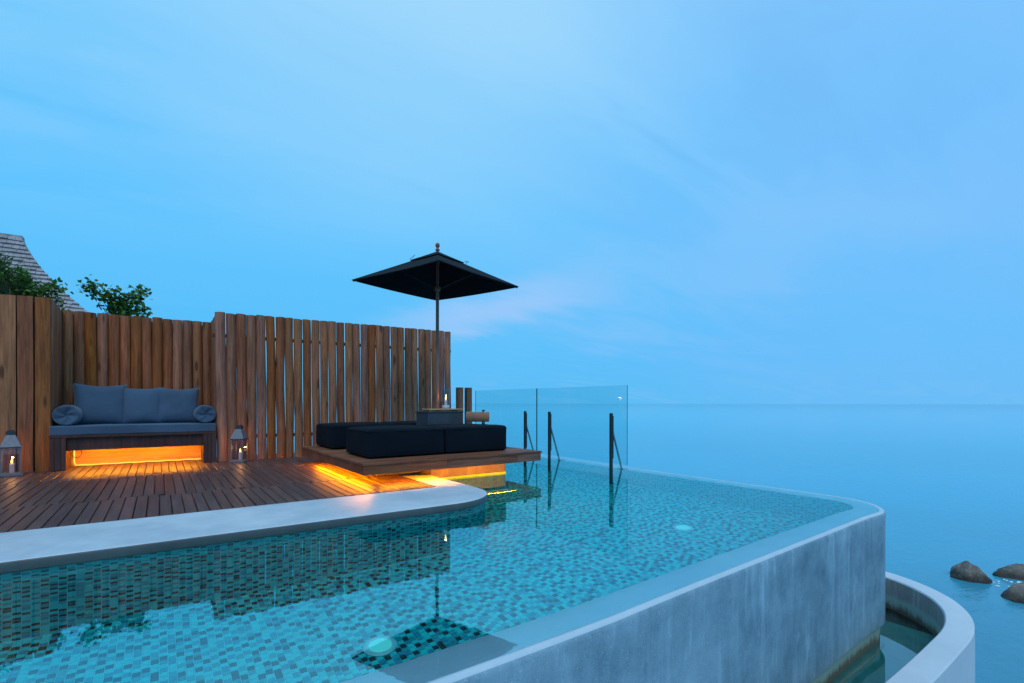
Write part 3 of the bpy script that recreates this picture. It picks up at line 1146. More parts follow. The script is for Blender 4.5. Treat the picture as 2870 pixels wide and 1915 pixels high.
def rounded_box(mb, c, half3, r, n=5, k=4, rz=0.0, puff=0.0, wob=0.0, seed=0.0):
    hx, hy, hz = half3
    def axis_vals(h):
        vals = []
        for i in range(k):
            vals.append(-h + r * (1 - cos(pi / 2 * i / k)) if False else -h + r * i / k)
        m_ = h - r
        for i in range(n + 1):
            vals.append(-m_ + 2 * m_ * i / n)
        for i in range(1, k + 1):
            vals.append(m_ + r * i / k)
        return vals
    A = [axis_vals(h) for h in half3]
    idx = {}
    Rm = Matrix.Rotation(rz, 3, 'Z')
    vs, fs = [], []

    def vert(i, j, l):
        key = (i, j, l)
        if key in idx:
            return idx[key]
        p = Vector((A[0][i], A[1][j], A[2][l]))
        inn = Vector([max(-(h - r), min(h - r, q)) for h, q in zip(half3, p)])
        d = p - inn
        if d.length > 1e-9:
            # map the cube corner onto a round one
            mx = max(abs(d.x), abs(d.y), abs(d.z))
            d = d.normalized() * mx
        q = inn + d
        if puff:
            fx, fy, fz = q.x / hx, q.y / hy, q.z / hz
            q.z += puff * (1 - fx ** 2) * (1 - fy ** 2) * (1 if fz > 0 else -0.0) * abs(fz)
            q.y += puff * 0.5 * (1 - fx ** 2) * (1 - fz ** 2) * fy
            q.x += puff * 0.5 * (1 - fy ** 2) * (1 - fz ** 2) * fx
        if wob:
            q += Vector((noise.noise(q * 4 + Vector((seed, 0, 0))), noise.noise(q * 4 + Vector((0, seed + 9, 0))), noise.noise(q * 4 + Vector((0, 3, seed))))) * wob
        idx[key] = len(vs)
        vs.append(Vector(c) + Rm @ q)
        return idx[key]
    n0, n1_, n2_ = [len(a) for a in A]
    for l in (0, n2_ - 1):
        for i in range(n0 - 1):
            for j in range(n1_ - 1):
                q = (vert(i, j, l), vert(i + 1, j, l), vert(i + 1, j + 1, l), vert(i, j + 1, l))
                fs.append(q if l else q[::-1])
    for j in (0, n1_ - 1):
        for i in range(n0 - 1):
            for l in range(n2_ - 1):
                q = (vert(i, j, l), vert(i + 1, j, l), vert(i + 1, j, l + 1), vert(i, j, l + 1))
                fs.append(q[::-1] if j else q)
    for i in (0, n0 - 1):
        for j in range(n1_ - 1):
            for l in range(n2_ - 1):
                q = (vert(i, j, l), vert(i, j + 1, l), vert(i, j + 1, l + 1), vert(i, j, l + 1))
                fs.append(q if i else q[::-1])
    mb.add(vs, fs)


mb = MB()
rounded_box(mb, ((SX0 + SX1) / 2, (SY0 + SY1) / 2 - 0.005, 0.498), ((SX1 - SX0) / 2, (SY1 - SY0) / 2, 0.058), 0.014, 14, 3, wob=0.004)
sc_ = obj('seat_cushion', mb, M['sofa_fabric'], smooth=True)
tag(sc_, 'long flat blue grey seat cushion lying on the dark bench', 'seat cushion')


def pillow(name, c, w_, h_, th, tilt, rz, roll, seed, label, group):
    n = 22
    vs, fs = [], []
    for s in (1, -1):
        for i in range(n + 1):
            for j in range(n + 1):
                u, v = 2 * i / n - 1, 2 * j / n - 1
                pinx = 1 - 0.085 * (1 - v * v) * abs(u)
                pinz = 1 - 0.075 * (1 - u * u) * abs(v)
                e = max(0.0, (1 - u ** 4)) * max(0.0, (1 - v ** 4))
                t_ = th / 2 * e ** 0.5 * (0.86 + 0.14 * (1 - u * u) * (1 - v * v))
                t_ += 0.010 * noise.noise(Vector((u * 2.1 + seed, v * 2.1, s))) * e
                # creases running in from the seams
                t_ -= 0.007 * max(0, abs(u) - 0.55) * 2 * abs(sin(v * 13 + seed + 2 * noise.noise(Vector((u, v, seed))))) * e
                t_ -= 0.006 * max(0, abs(v) - 0.6) * 2 * abs(sin(u * 11 + seed * 2)) * e
                sag = -0.02 * (1 - abs(u)) * (v > 0) * v
                vs.append(Vector((u * w_ / 2 * pinx, -s * t_, v * h_ / 2 * pinz + sag * (0.5 + 0.5 * sin(seed)))))
    m_ = n + 1
    for s in (0, 1):
        for i in range(n):
            for j in range(n):
                a = s * m_ * m_ + i * m_ + j
                q = (a, a + m_, a + m_ + 1, a + 1)
                fs.append(q if s == 0 else q[::-1])
    Rm = Matrix.Rotation(rz, 3, 'Z') @ Matrix.Rotation(-tilt, 3, 'X') @ Matrix.Rotation(roll, 3, 'Y')
    vs = [Vector(c) + Rm @ p for p in vs]
    o = obj(name, MB().add(vs, fs), M['sofa_fabric'], smooth=True)
    bm = bmesh.new(); bm.from_mesh(o.data)
    bmesh.ops.remove_doubles(bm, verts=bm.verts, dist=0.0006)
    bm.to_mesh(o.data); bm.free()
    tag(o, label, 'pillow', group)


G = 'pillows leaning on the sofa back'
pillow('throw_pillow', (-0.66, 8.74, 0.825), 0.58, 0.58, 0.20, radians(14), radians(4), radians(1), 1.3, 'blue grey square pillow leaning next to the wide bolster, corners peaked', G)
pillow('throw_pillow', (-0.20, 8.75, 0.80), 0.50, 0.54, 0.19, radians(14), radians(-2), radians(-1), 4.1, 'blue grey square pillow in the middle, wedged between two others', G)
pillow('throw_pillow', (0.215, 8.73, 0.81), 0.54, 0.55, 0.20, radians(14), radians(-5), radians(0.5), 7.7, 'blue grey square pillow leaning next to the bolster by the long fence', G)


def bolster(c, r, L, label, seed):
    n, m_ = 30, 10
    vs, fs = [], []
    prof = []
    for i in range(8):       # gathered end
        f_ = i / 7
        prof.append((r * 0.96 * f_, -L / 2 + 0.030 * (1 - f_) ** 1.5 * 1.4 if f_ < 0.75 else -L / 2 + 0.004 * (1 - f_)))
    for i in range(1, m_):
        prof.append((r, -L / 2 + L * i / m_))
    for i in range(7, -1, -1):
        f_ = i / 7
        prof.append((r * 0.96 * f_, L / 2 - 0.03 * (1 - f_) ** 1.5))
    for a, (rr, yy) in enumerate(prof):
        for k in range(n):
            th = 2 * pi * k / n
            endf = max(0.0, 1 - rr / (r * 0.96)) if abs(yy) > L / 2 - 0.06 else 0
            fold = 0.012 * sin(th * 5 + seed + 3 * rr / r) * (4 * (rr / r) * (1 - rr / r)) if abs(yy) > L / 2 - 0.06 else 0
            r2 = rr * (1 + 0.02 * noise.noise(Vector((cos(th) * 2, sin(th) * 2, yy * 5 + seed))))
            squash = 0.97
            vs.append(Vector(c) + Vector((r2 * cos(th), yy + fold, r2 * sin(th) * squash)))
    for a in range(len(prof) - 1):
        for k in range(n):
            k2 = (k + 1) % n
            fs.append((a * n + k, (a + 1) * n + k, (a + 1) * n + k2, a * n + k2))
    o = obj('bolster', MB().add(vs, fs), M['sofa_fabric'], smooth=True)
    tag(o, label, 'bolster', 'bolsters at the sofa ends')


bolster((-0.955, 8.53, 0.686), 0.133, 0.50, 'blue grey round bolster on the sofa end by the wide boards', 0.3)
bolster((0.535, 8.53, 0.686), 0.131, 0.50, 'blue grey round bolster on the sofa end by the long fence', 2.2)

# ================================================================== lanterns with candles
def flame(parent_, c, s):
    mb = MB().lathe([(0.001, 0), (0.0055 * s, 0.004 * s), (0.008 * s, 0.012 * s), (0.0065 * s, 0.022 * s), (0.003 * s, 0.034 * s), (0.0006, 0.044 * s)], c, 10)
    return obj('flame', mb, M['flame'], parent_, smooth=True)


def candle(c, r, h, label, power=1.2):
    cd = thing('candle', c, label, 'candle')
    n = 18
    mb = MB().lathe([(r * 1.0, 0), (r, h * 0.5), (r * 0.99, h * 0.96), (r * 0.9, h), (r * 0.6, h - 0.004), (0.002, h - 0.005)], c, n)
    obj('wax', mb, M['wax'], cd, smooth=True, sharp=50)
    obj('wick', MB().tube([Vector(c) + Vector((0, 0, h - 0.006)), Vector(c) + Vector((0.001, 0, h + 0.008))], 0.0012, 6), M['cable'], cd)
    flame(cd, Vector(c) + Vector((0, 0, h + 0.004)), 1.25)
    ld = bpy.data.lights.new('candle_light', 'POINT')
    ld.energy = power
    ld.color = (1.0, 0.42, 0.12)
    ld.shadow_soft_size = 0.012
    lo = bpy.data.objects.new('candle_light', ld)
    C.objects.link(lo)
    lo.parent = cd
    lo.location = (0, 0, h + 0.06)
    return cd


def lantern(x, y, rz, label, clabel):
    L = thing('lantern', (x, y, 0.006), label, 'lantern', 'candle lanterns on the deck')
    pv = (x, y, 0)
    hw = 0.076
    obj('base', MB().box(x - 0.102, x + 0.102, y - 0.102, y + 0.102, 0.006, 0.022, rz=rz), M['pewter'], L, bevel=0.003)
    obj('base_step', MB().box(x - 0.088, x + 0.088, y - 0.088, y + 0.088, 0.0225, 0.036, rz=rz), M['pewter'], L, bevel=0.003)
    for sx in (-1, 1):
        for sy in (-1, 1):
            a, b = x + sx * hw, y + sy * hw
            obj('corner_post', MB().box(a - 0.007, a + 0.007, b - 0.007, b + 0.007, 0.0365, 0.325, rz=rz, piv=pv), M['pewter'], L)
    obj('top_frame', MB().box(x - 0.088, x + 0.088, y - 0.088, y + 0.088, 0.3255, 0.338, rz=rz), M['lantern_dark'], L, bevel=0.002)
    for k in range(4):
        mbp = MB().box(x - hw + 0.008, x + hw - 0.008, y - hw - 0.0015, y - hw + 0.0015, 0.0367, 0.325, rz=rz + k * pi / 2, piv=pv)
        obj('pane', mbp, M['lantern_glass'], L)
    # hipped hood with folded sheet faces
    R_ = Matrix.Rotation(rz, 3, 'Z')
    lo_, hi_ = 0.091, 0.036
    for k in range(4):
        Rk = Matrix.Rotation(rz + k * pi / 2, 3, 'Z')
        q = [Vector((-lo_, -lo_, 0.3385)), Vector((lo_, -lo_, 0.3385)), Vector((hi_, -hi_, 0.475)), Vector((-hi_, -hi_, 0.475))]
        q2 = [p + Vector((0, 0.004, -0.004)) for p in q]
        pts = [Vector((x, y, 0)) + Rk @ p for p in q + q2]
        obj('hood_panel', MB().add(pts, [(0, 1, 2, 3), (7, 6, 5, 4), (0, 4, 5, 1), (1, 5, 6, 2), (2, 6, 7, 3), (3, 7, 4, 0)]), M['pewter'], L)
    obj('collar', MB().box(x - 0.040, x + 0.040, y - 0.040, y + 0.040, 0.4755, 0.515, rz=rz), M['lantern_dark'], L, bevel=0.004)
    obj('cap', MB().box(x - 0.030, x + 0.030, y - 0.036, y + 0.036, 0.5155, 0.530, rz=rz), M['lantern_dark'], L, bevel=0.004)
    candle((x + 0.01, y - 0.01, 0.037), 0.021, 0.105, clabel, 1.6)


lantern(-1.40, 8.03, radians(8), 'grey metal candle lantern with tapered hood beside the wide boards', 'lit white candle inside the lantern beside the wide boards')
lantern(0.93, 8.06, radians(-30), 'grey metal candle lantern with tapered hood against the long fence', 'lit white candle inside the lantern against the long fence')

# ================================================================== daybed platform
PX0, PX1, PY0, PY1, PZ = 1.68, 3.985, 4.97, 7.46, 0.238
ROT = radians(0.9)
piv = (1.66, 4.95, 0)
plat = thing('daybed_platform', (2.8, 6.2, 0.11), 'low brown timber platform overhanging the pool, amber light beneath', 'platform')


def prot(p):
    v = Vector(p) - Vector(piv)
    return Vector(piv) + Matrix.Rotation(ROT, 3, 'Z') @ v


np_ = 18
pw_ = (PY1 - PY0) / np_
for k in range(np_):
    a = PY0 + k * pw_
    obj('plank', MB().box(PX0 - 0.012, PX1 + 0.012, a + 0.003 - (0.012 if k == 0 else 0), a + pw_ - 0.003, PZ - 0.026, PZ + random.uniform(-0.001, 0.001), rz=ROT, piv=piv),
        M['plat'], plat, bevel=0.003)
def fascia(x0_, x1_, y0_, y1_):
    obj('fascia', MB().box(x0_, x1_, y0_, y1_, PZ - 0.122, PZ - 0.028, rz=ROT, piv=piv), M['plat'], plat, bevel=0.003)
fascia(PX0, PX0 + 0.95, PY0, PY0 + 0.04); fascia(PX0 + 0.953, PX0 + 1.93, PY0, PY0 + 0.04); fascia(PX0 + 1.933, PX1, PY0, PY0 + 0.04)
fascia(PX0, PX0 + 0.04, PY0 + 0.042, PY1 - 0.042); fascia(PX1 - 0.04, PX1, PY0 + 0.042, PY1 - 0.042); fascia(PX0, PX1, PY1 - 0.04, PY1)
for k in range(5):
    xa = PX0 + 0.30 + k * 0.42
    obj('joist', MB().box(xa, xa + 0.045, PY0 + 0.045, PY1 - 0.045, PZ - 0.081, PZ - 0.028, rz=ROT, piv=piv), M['plat'], plat)
obj('bounce_soffit', MB().box(PX0 + 0.045, PX1 - 0.045, PY0 + 0.046, PY1 - 0.046, PZ - 0.088, PZ - 0.083, rz=ROT, piv=piv), M['panel'], plat)  # pale lining added to bounce amber light down onto the water
obj('light_strip', MB().box(PX0 + 0.13, PX0 + 0.15, PY0 + 0.16, PY1 - 0.25, PZ - 0.1025, PZ - 0.0935, rz=ROT, piv=piv), M['amber_deck'], plat)
obj('light_strip', MB().box(PX0 + 0.22, PX1 - 0.28, PY0 + 0.12, PY0 + 0.132, PZ - 0.1025, PZ - 0.0935, rz=ROT, piv=piv), M['amber_deck'], plat)

sup = thing('support_wall', (3.15, 5.9, ZF), 'stained grey masonry base under the timber platform, washed by amber light', 'wall')
obj('masonry', MB().box(2.62, 3.69, 5.375, 7.4, ZW + 0.014, PZ - 0.124), M['stone_wall'], sup, bevel=0.008)
obj('pier', MB().box(2.05, 2.60, 5.60, 7.3, 0.006, PZ - 0.124), M['stone_wall'], sup, bevel=0.008)
obj('light_strip', MB().box(2.68, 3.67, 5.340, 5.346, ZW + 0.004, ZW + 0.018), M['amber_glow'], sup)

obj('light_strip', MB().box(2.66, 3.67, 5.362, 5.370, ZW - 0.040, ZW - 0.026), M['amber_glow'], sup)  # extra strip below the waterline, added to turn the tiles amber

# black cushions
CZ = PZ + 0.163
def cush(x0_, x1_, y0_, y1_, label, seed):
    mb = MB()
    c = prot(((x0_ + x1_) / 2, (y0_ + y1_) / 2, CZ))
    rounded_box(mb, c, ((x1_ - x0_) / 2, (y1_ - y0_) / 2, 0.160), 0.045, 9, 4, rz=ROT, puff=0.012, wob=0.009, seed=seed)
    o = obj('daybed_cushion', mb, M['black_fabric'], smooth=True)
    hx_, hy_ = (x1_ - x0_) / 2 - 0.006, (y1_ - y0_) / 2 - 0.006
    for zz_ in (CZ + 0.133, CZ - 0.133):
        ring = []
        for (sx, sy, a0) in ((1, 1, 0), (-1, 1, 90), (-1, -1, 180), (1, -1, 270)):
            for q in range(5):
                a = radians(a0 + q * 22.5)
                ring.append(c + Matrix.Rotation(ROT, 3, 'Z') @ Vector((sx * (hx_ - 0.04) + 0.047 * cos(a), sy * (hy_ - 0.04) + 0.047 * sin(a), zz_ - CZ)))
        ring.append(ring[0])
        obj('piping', MB().tube(ring, 0.0045, 6), M['black_fabric'], o, smooth=True)
    tag(o, label, 'cushion', 'black daybed cushions')


cush(1.85, 2.775, 5.28, 6.08, 'thick black block cushion on the platform corner nearest the deck and coping', 1)
cush(2.785, 3.685, 5.28, 6.08, 'thick black block cushion over the water, with a brown towel on it', 5)
cush(1.85, 2.775, 6.64, 7.40, 'thick black block cushion set beside the long fence, behind the gap', 9)
cush(2.785, 3.685, 6.72, 7.40, 'thick black block cushion mostly hidden behind the dark stone block', 13)

# stone block, tray, candle glass
blk = thing('stone_block', (3.2, 6.40, PZ), 'dark grey square stone block that holds the parasol pole', 'block')
obj('body', MB().box(2.95, 3.49, 6.15, 6.52, PZ + 0.001, 0.715, rz=ROT), M['block'], blk, bevel=0.012)
obj('lid', MB().box(2.94, 3.50, 6.14, 6.53, 0.7155, 0.735, rz=ROT), M['block'], blk, bevel=0.006)
tr = thing('bamboo_tray', (3.22, 6.35, 0.735), 'flat bamboo tray lying on the dark stone block', 'tray')
for k in range(9):
    a = 6.14 + k * 0.026
    obj('slat', MB().tube([(2.97, a + 0.03, 0.757), (3.2, a + 0.032, 0.757), (3.50, a + 0.036, 0.757)], 0.0125, 8), M['bamboo'], tr, smooth=True)
for xa in (3.0, 3.44):
    obj('batten', MB().box(xa - 0.012, xa + 0.012, 6.165, 6.40, 0.736, 0.7443), M['bamboo'], tr)
cx, cy = 3.285, 6.27
ch = thing('candle_glass', (cx, cy, 0.770), 'clear glass cylinder with frosted foot around a lit candle', 'candle holder')
obj('foot', MB().lathe([(0.047, 0), (0.050, 0.003), (0.050, 0.045), (0.047, 0.048)], (cx, cy, 0.770), 24), M['frost'], ch, smooth=True, sharp=50)
mb = MB()
n = 24
ring = [(0.050, 0.0485), (0.050, 0.275), (0.046, 0.275), (0.046, 0.0485)]
vs = [Vector((cx + r * cos(2 * pi * k / n), cy + r * sin(2 * pi * k / n), 0.770 + z)) for r, z in ring for k in range(n)]
fs = []
for i in range(3):
    for k in range(n):
        k2 = (k + 1) % n
        fs.append((i * n + k, i * n + k2, (i + 1) * n + k2, (i + 1) * n + k))
mb.add(vs, fs)
obj('cylinder', mb, M['lantern_glass'], ch, smooth=True, sharp=50)
candle((cx, cy, 0.8195), 0.020, 0.072, 'lit white candle in the glass cylinder on the bamboo tray', 0.9)

# rolled brown towel tied with string
tw = thing('rolled_towel', (3.55, 5.86, 0.565), 'rolled brown towel tied with string lying on a black cushion', 'towel')
ax = Vector((1, -0.75, 0)).normalized()
side_ = Vector((-ax.y, ax.x, 0))
cc = Vector((3.56, 5.86, 0.565 + 0.090))
prof = []
n_sp = 64
layers = []
for k in range(n_sp + 1):
    th = 2 * pi * 2.6 * k / n_sp
    r = 0.018 + 0.066 * k / n_sp
    layers.append((r * cos(th), r * sin(th)))
Lh = 0.155
vs, fs = [], []
for k, (a, b) in enumerate(layers):
    r = sqrt(a * a + b * b)
    for s in (-1, 1):
        end = Lh - 0.010 * noise.noise(Vector((k * 0.3, s, 1)))
        for t_ in (0.0, 0.011):
            q = (r - t_) / r
            vs.append(cc + side_ * a * q + Z * b * q + ax * s * end)
for k in range(n_sp):
    o_ = 4 * k
    fs += [(o_ + 0, o_ + 4, o_ + 6, o_ + 2), (o_ + 1, o_ + 3, o_ + 7, o_ + 5), (o_ + 0, o_ + 1, o_ + 5, o_ + 4), (o_ + 2, o_ + 6, o_ + 7, o_ + 3)]
obj('roll', MB().add(vs, fs), M['towel'], tw, smooth=True, sharp=50)
for s in (-0.085, 0.07):
    pts = [cc + side_ * 0.087 * cos(a) + Z * 0.087 * sin(a) + ax * (s + 0.006 * sin(3 * a)) for a in [2 * pi * k / 24 for k in range(25)]]
    obj('string', MB().tube(pts, 0.004, 6), M['bamboo'], tw, smooth=True)
pts = [cc + Z * 0.086 + ax * 0.07, cc + Z * 0.100 + ax * 0.075, cc + Z * 0.098 + ax * 0.085, cc + Z * 0.088 + ax * 0.095]
obj('knot', MB().tube(pts, 0.006, 6), M['cable'], tw, smooth=True)

# ================================================================== parasol
ux_, uy_ = 3.21, 6.385
um = thing('parasol', (ux_, uy_, PZ), 'square black market parasol with dark wooden pole and ball finial', 'parasol')
ZR, ZA = 2.545, 2.985
obj('pole', MB().lathe([(0.024, 0.736 - PZ), (0.024, 1.2), (0.022, ZA - PZ + 0.02)], (ux_, uy_, PZ), 16), M['umb_wood'], um, smooth=True, sharp=50)
obj('joint_sleeve', MB().lathe([(0.027, 0), (0.028, 0.01), (0.028, 0.10), (0.027, 0.11)], (ux_, uy_, 1.62), 16), M['umb_wood'], um, smooth=True, sharp=40)
fin = [(0.020, ZA + 0.015), (0.030, ZA + 0.02), (0.032, ZA + 0.035), (0.018, ZA + 0.045), (0.016, ZA + 0.058), (0.026, ZA + 0.072), (0.032, ZA + 0.092), (0.029, ZA + 0.112), (0.016, ZA + 0.126), (0.003, ZA + 0.131)]
obj('finial', MB().lathe(fin, (ux_, uy_, 0), 16), M['umb_wood'], um, smooth=True)
fwd = Vector((sin(YAW), cos(YAW), 0)); rgt = Vector((cos(YAW), -sin(YAW), 0))
HS = 0.825
ang = radians(90 - 35.5) - YAW       # direction of one pair of sides
e1 = Vector((cos(ang), sin(ang), 0)); e2 = Vector((-e1.y, e1.x, 0))


def canopy_sheet(half_w, z_r, z_a, n=12, droop=0.02, thick=0.006, valance=0.0):
    mb = MB()
    c0 = Vector((ux_, uy_, 0))
    V = []
    for i in range(n + 1):
        for j in range(n + 1):
            a, b = 2 * i / n - 1, 2 * j / n - 1
            m_ = max(abs(a), abs(b))
            mn = min(abs(a), abs(b))
            # four flat panels meeting on diagonal ribs, cloth sagging a little between the ribs
            z = z_a + (z_r - z_a) * (m_ ** 0.97) - droop * m_ * (1 - (mn / m_ if m_ > 1e-6 else 1) ** 2) * (1 - 0.5 * m_)
            inw = 1 - 0.012 * (1 - (mn / m_ if m_ > 1e-6 else 1) ** 2)
            V.append(c0 + (e1 * a + e2 * b) * half_w * inw + Z * z)
    k = len(V)
    vs = V + [p - Z * thick for p in V]
    fs = []
    m1 = n + 1
    for i in range(n):
        for j in range(n):
            q = (i * m1 + j, (i + 1) * m1 + j, (i + 1) * m1 + j + 1, i * m1 + j + 1)
            if i == j:
                tris = [(q[0], q[1], q[2]), (q[0], q[2], q[3])]
            elif i + j == n - 1:
                tris = [(q[0], q[1], q[3]), (q[1], q[2], q[3])]
            else:
                tris = [q]
            for tq in tris:
                fs.append(tq); fs.append(tuple(k + t_ for t_ in reversed(tq)))
    rim = [(i, 0) for i in range(n)] + [(n, j) for j in range(n)] + [(i, n) for i in range(n, 0, -1)] + [(0, j) for j in range(n, 0, -1)]
    for a in range(len(rim)):
        p, q = rim[a], rim[(a + 1) % len(rim)]
        ia, ib = p[0] * m1 + p[1], q[0] * m1 + q[1]
        fs.append((ib, ia, k + ia, k + ib))
    return mb.add(vs, fs)


can = obj('canopy', canopy_sheet(HS, ZR, ZA, droop=0.025, thick=0.012), M['canopy'], um, smooth=True, sharp=25)
obj('vent', canopy_sheet(0.27, ZA - 0.132, ZA + 0.012, 8, 0.004, 0.004), M['canopy'], can, smooth=True, sharp=25)
hub_z = ZA - 0.52
obj('runner', MB().lathe([(0.030, 0), (0.045, 0.01), (0.045, 0.05), (0.032, 0.06)], (ux_, uy_, hub_z - 0.03), 16), M['umb_wood'], um, smooth=True, sharp=40)
obj('crown', MB().lathe([(0.030, 0), (0.048, 0.01), (0.048, 0.045), (0.030, 0.055)], (ux_, uy_, ZA - 0.085), 16), M['umb_wood'], um, smooth=True, sharp=40)
c0 = Vector((ux_, uy_, 0))
for k in (1, 3, 5, 7):
    a = ang + k * pi / 4
    d = Vector((cos(a), sin(a), 0))
    Lr = HS * (sqrt(2) if k % 2 else 1.0) * 0.985
    dr_ = 0.022
    p0 = c0 + d * 0.04 + Z * (ZA - 0.060)
    p1 = c0 + d * Lr + Z * (ZR - dr_ - (0.012 if k % 2 == 0 else 0))
    rb = obj('rib', MB().tube([p0, p0.lerp(p1, 0.5) - Z * 0.004, p1], 0.009, 6), M['rib_wood'], um)
    q = p0.lerp(p1, 0.46)
    obj('strut', MB().tube([c0 + d * 0.04 + Z * hub_z, q - Z * 0.012], 0.008, 6), M['rib_wood'], rb)
for s, dd in ((1, (rgt * -0.36 - fwd * 0.05)), (2, (rgt * 0.40 + fwd * 0.05))):
    b0 = c0 + dd
    m_ = max(abs(dd.dot(e1)), abs(dd.dot(e2))) / HS
    zt = ZA + (ZR - ZA) * m_ + 0.0
    sg = -1 if s == 1 else 1
    pts = [b0 + Z * zt, b0 + rgt * sg * 0.02 + Z * (zt + 0.03), b0 + rgt * sg * -0.01 * s + Z * (zt + 0.045), b0 + rgt * (0.05 if s == 1 else 0.04) + Z * (zt + (0.085 if s == 1 else 0.03))]
    obj('tie_cord', MB().tube(pts, 0.004, 5), M['cable'], um)

# ================================================================== glass screen on the far edge
GX = 5.055
for (ya, yb, lab) in ((4.52, 6.452, 'clear frameless glass panel with free end over the water'), (6.468, 8.40, 'clear frameless glass panel nearest to the long fence')):
    mb = MB()
    mb.box(GX - 0.006, GX + 0.006, ya, yb, 0.03, 1.09)
    mb.m = [1, 1, 1, 1, 0, 0]
    g_ = thing('glass_panel', (GX, (ya + yb) / 2, 0.03), lab, 'glass panel', 'glass screen along the far pool edge')
    obj('pane', mb, [M['glass'], M['glass_edge']], g_)
for y, lab in ((4.78, 'steel glass stanchion nearest the free end of the screen'), (6.10, 'steel glass stanchion beside the joint of the two panels'),
               (6.74, 'steel glass stanchion rising behind the platform corner'), (8.08, 'steel glass stanchion showing its top above the rolled brown towel')):
    s_ = thing('steel_stanchion', (GX - 0.03, y, ZF), lab, 'stanchion', 'stanchions of the glass screen')
    xp = GX - 0.03
    obj('upright', MB().box(xp - 0.015, xp + 0.015, y - 0.020, y + 0.020, ZF, 0.715), M['dark_steel'], s_, bevel=0.003)
    obj('brace', MB().tube([(xp + 0.018, y, 0.50), (5.235, y, -0.06)], 0.014, 8), M['steel'], s_, smooth=True, sharp=60)
    obj('foot_plate', MB().box(5.21, 5.31, y - 0.05, y + 0.05, -0.0735, -0.055), M['steel'], s_, bevel=0.003)
    obj('clamp', MB().box(xp + 0.0165, GX - 0.0065, y - 0.024, y + 0.024, 0.1, 0.68), M['dark_steel'], s_)

# ================================================================== house, shrub, tree beyond the fence
hs = thing('shingled_house', (-4.0, 17.5, -1.3), 'house with a steep curved roof of grey wooden shingles beyond the fence', 'house')
# flared roof profile: distance down the slope -> run and height
prof = []
for k in range(25):
    t_ = k / 24
    run = 0.12 + 2.95 * (t_ ** 1.28)
    zz_ = 5.05 - 2.75 * (t_ ** 0.93)
    prof.append((run, zz_))
RY = 17.6
XR = -2.86


def xr(k):        # right hip
    return XR + 0.62 * prof[k][0] if False else XR + (prof[k][0] - 0.12) * 0.735


mb = MB()
shm = MB()
for k in range(24):
    (r0, z0), (r1, z1) = prof[k], prof[k + 1]
    y0_, y1_ = RY - r0, RY - r1
    xa0, xa1 = xr(k), xr(k + 1)
    xl0, xl1 = -9.0 - r0 * 0.6, -9.0 - r1 * 0.6
    mb.add([(xl0, y0_, z0), (xa0, y0_, z0), (xa1, y1_, z1), (xl1, y1_, z1)], [(3, 2, 1, 0)])
    yb0, yb1 = RY + r0, RY + r1
    mb.add([(xa0, y0_, z0), (xa0, yb0, z0), (xa1, yb1, z1), (xa1, y1_, z1)], [(3, 2, 1, 0)])
    mb.add([(xa0, yb0, z0), (xl0, yb0, z0), (xl1, yb1, z1), (xa1, yb1, z1)], [(3, 2, 1, 0)])
    mb.add([(xl0, yb0, z0), (xl0, y0_, z0), (xl1, y1_, z1), (xl1, yb1, z1)], [(3, 2, 1, 0)])
    # shingles of this course on the front and right slopes
    nn = Vector((0, -(z0 - z1), (y0_ - y1_))).normalized()
    x = xa1
    while x > -5.6:
        wd_ = random.uniform(0.09, 0.17)
        xa, xb = x - wd_ + 0.006, x
        lift = random.uniform(0.034, 0.055)
        dz = random.uniform(-0.012, 0.012)
        lo = Vector((0, y1_, z1 + dz)) + nn * lift
        up = Vector((0, y0_, z0)) + nn * 0.006
        xbu = min(xb, xa0 - (xa1 - xb) * 0.0) if xb > xa0 else xb
        ps = [Vector((xa, lo.y, lo.z)), Vector((xb, lo.y, lo.z)), Vector((xbu, up.y, up.z)), Vector((min(xa, xbu - 0.004), up.y, up.z)),
              Vector((xa, y1_ + 0.002, z1 + dz)), Vector((xb, y1_ + 0.002, z1 + dz))]
        shm.add(ps, [(0, 1, 2, 3), (4, 5, 1, 0), (0, 3, 4), (1, 5, 2)])
        x -= wd_
mb.add([(-9.07, RY - 0.12, 5.05), (XR, RY - 0.12, 5.05), (XR, RY + 0.12, 5.05), (-9.07, RY + 0.12, 5.05)], [(0, 1, 2, 3)])
rf = obj('roof', mb, M['shingle'], hs)
obj('shingles', shm, M['shingle'], rf, kind='stuff')
rcap = MB()
xk = XR + 0.02
while xk > -6:
    rcap.box(xk - 0.2, xk - 0.004, RY - 0.15, RY + 0.15, 5.052, 4.952 + random.uniform(0, 0.012))
    xk -= 0.2
obj('ridge_cap', rcap, M['shingle'], rf)
obj('wall', MB().box(-9.6, XR + 1.1, RY - 2.4, RY + 2.4, -1.6, 2.6), M['house_wall'], hs)


def leaf_quads(mb, c, d, L, wd, up):
    d = d.normalized()
    s = d.cross(up)
    if s.length < 1e-3:
        s = d.cross(Vector((1, 0, 0)))
    s = s.normalized()
    n_ = s.cross(d)
    p0, p1 = c, c + d * L
    mid = c + d * L * 0.5 + n_ * L * 0.08
    mb.add([p0, mid + s * wd / 2, p1, mid - s * wd / 2], [(0, 1, 2), (0, 2, 3)])


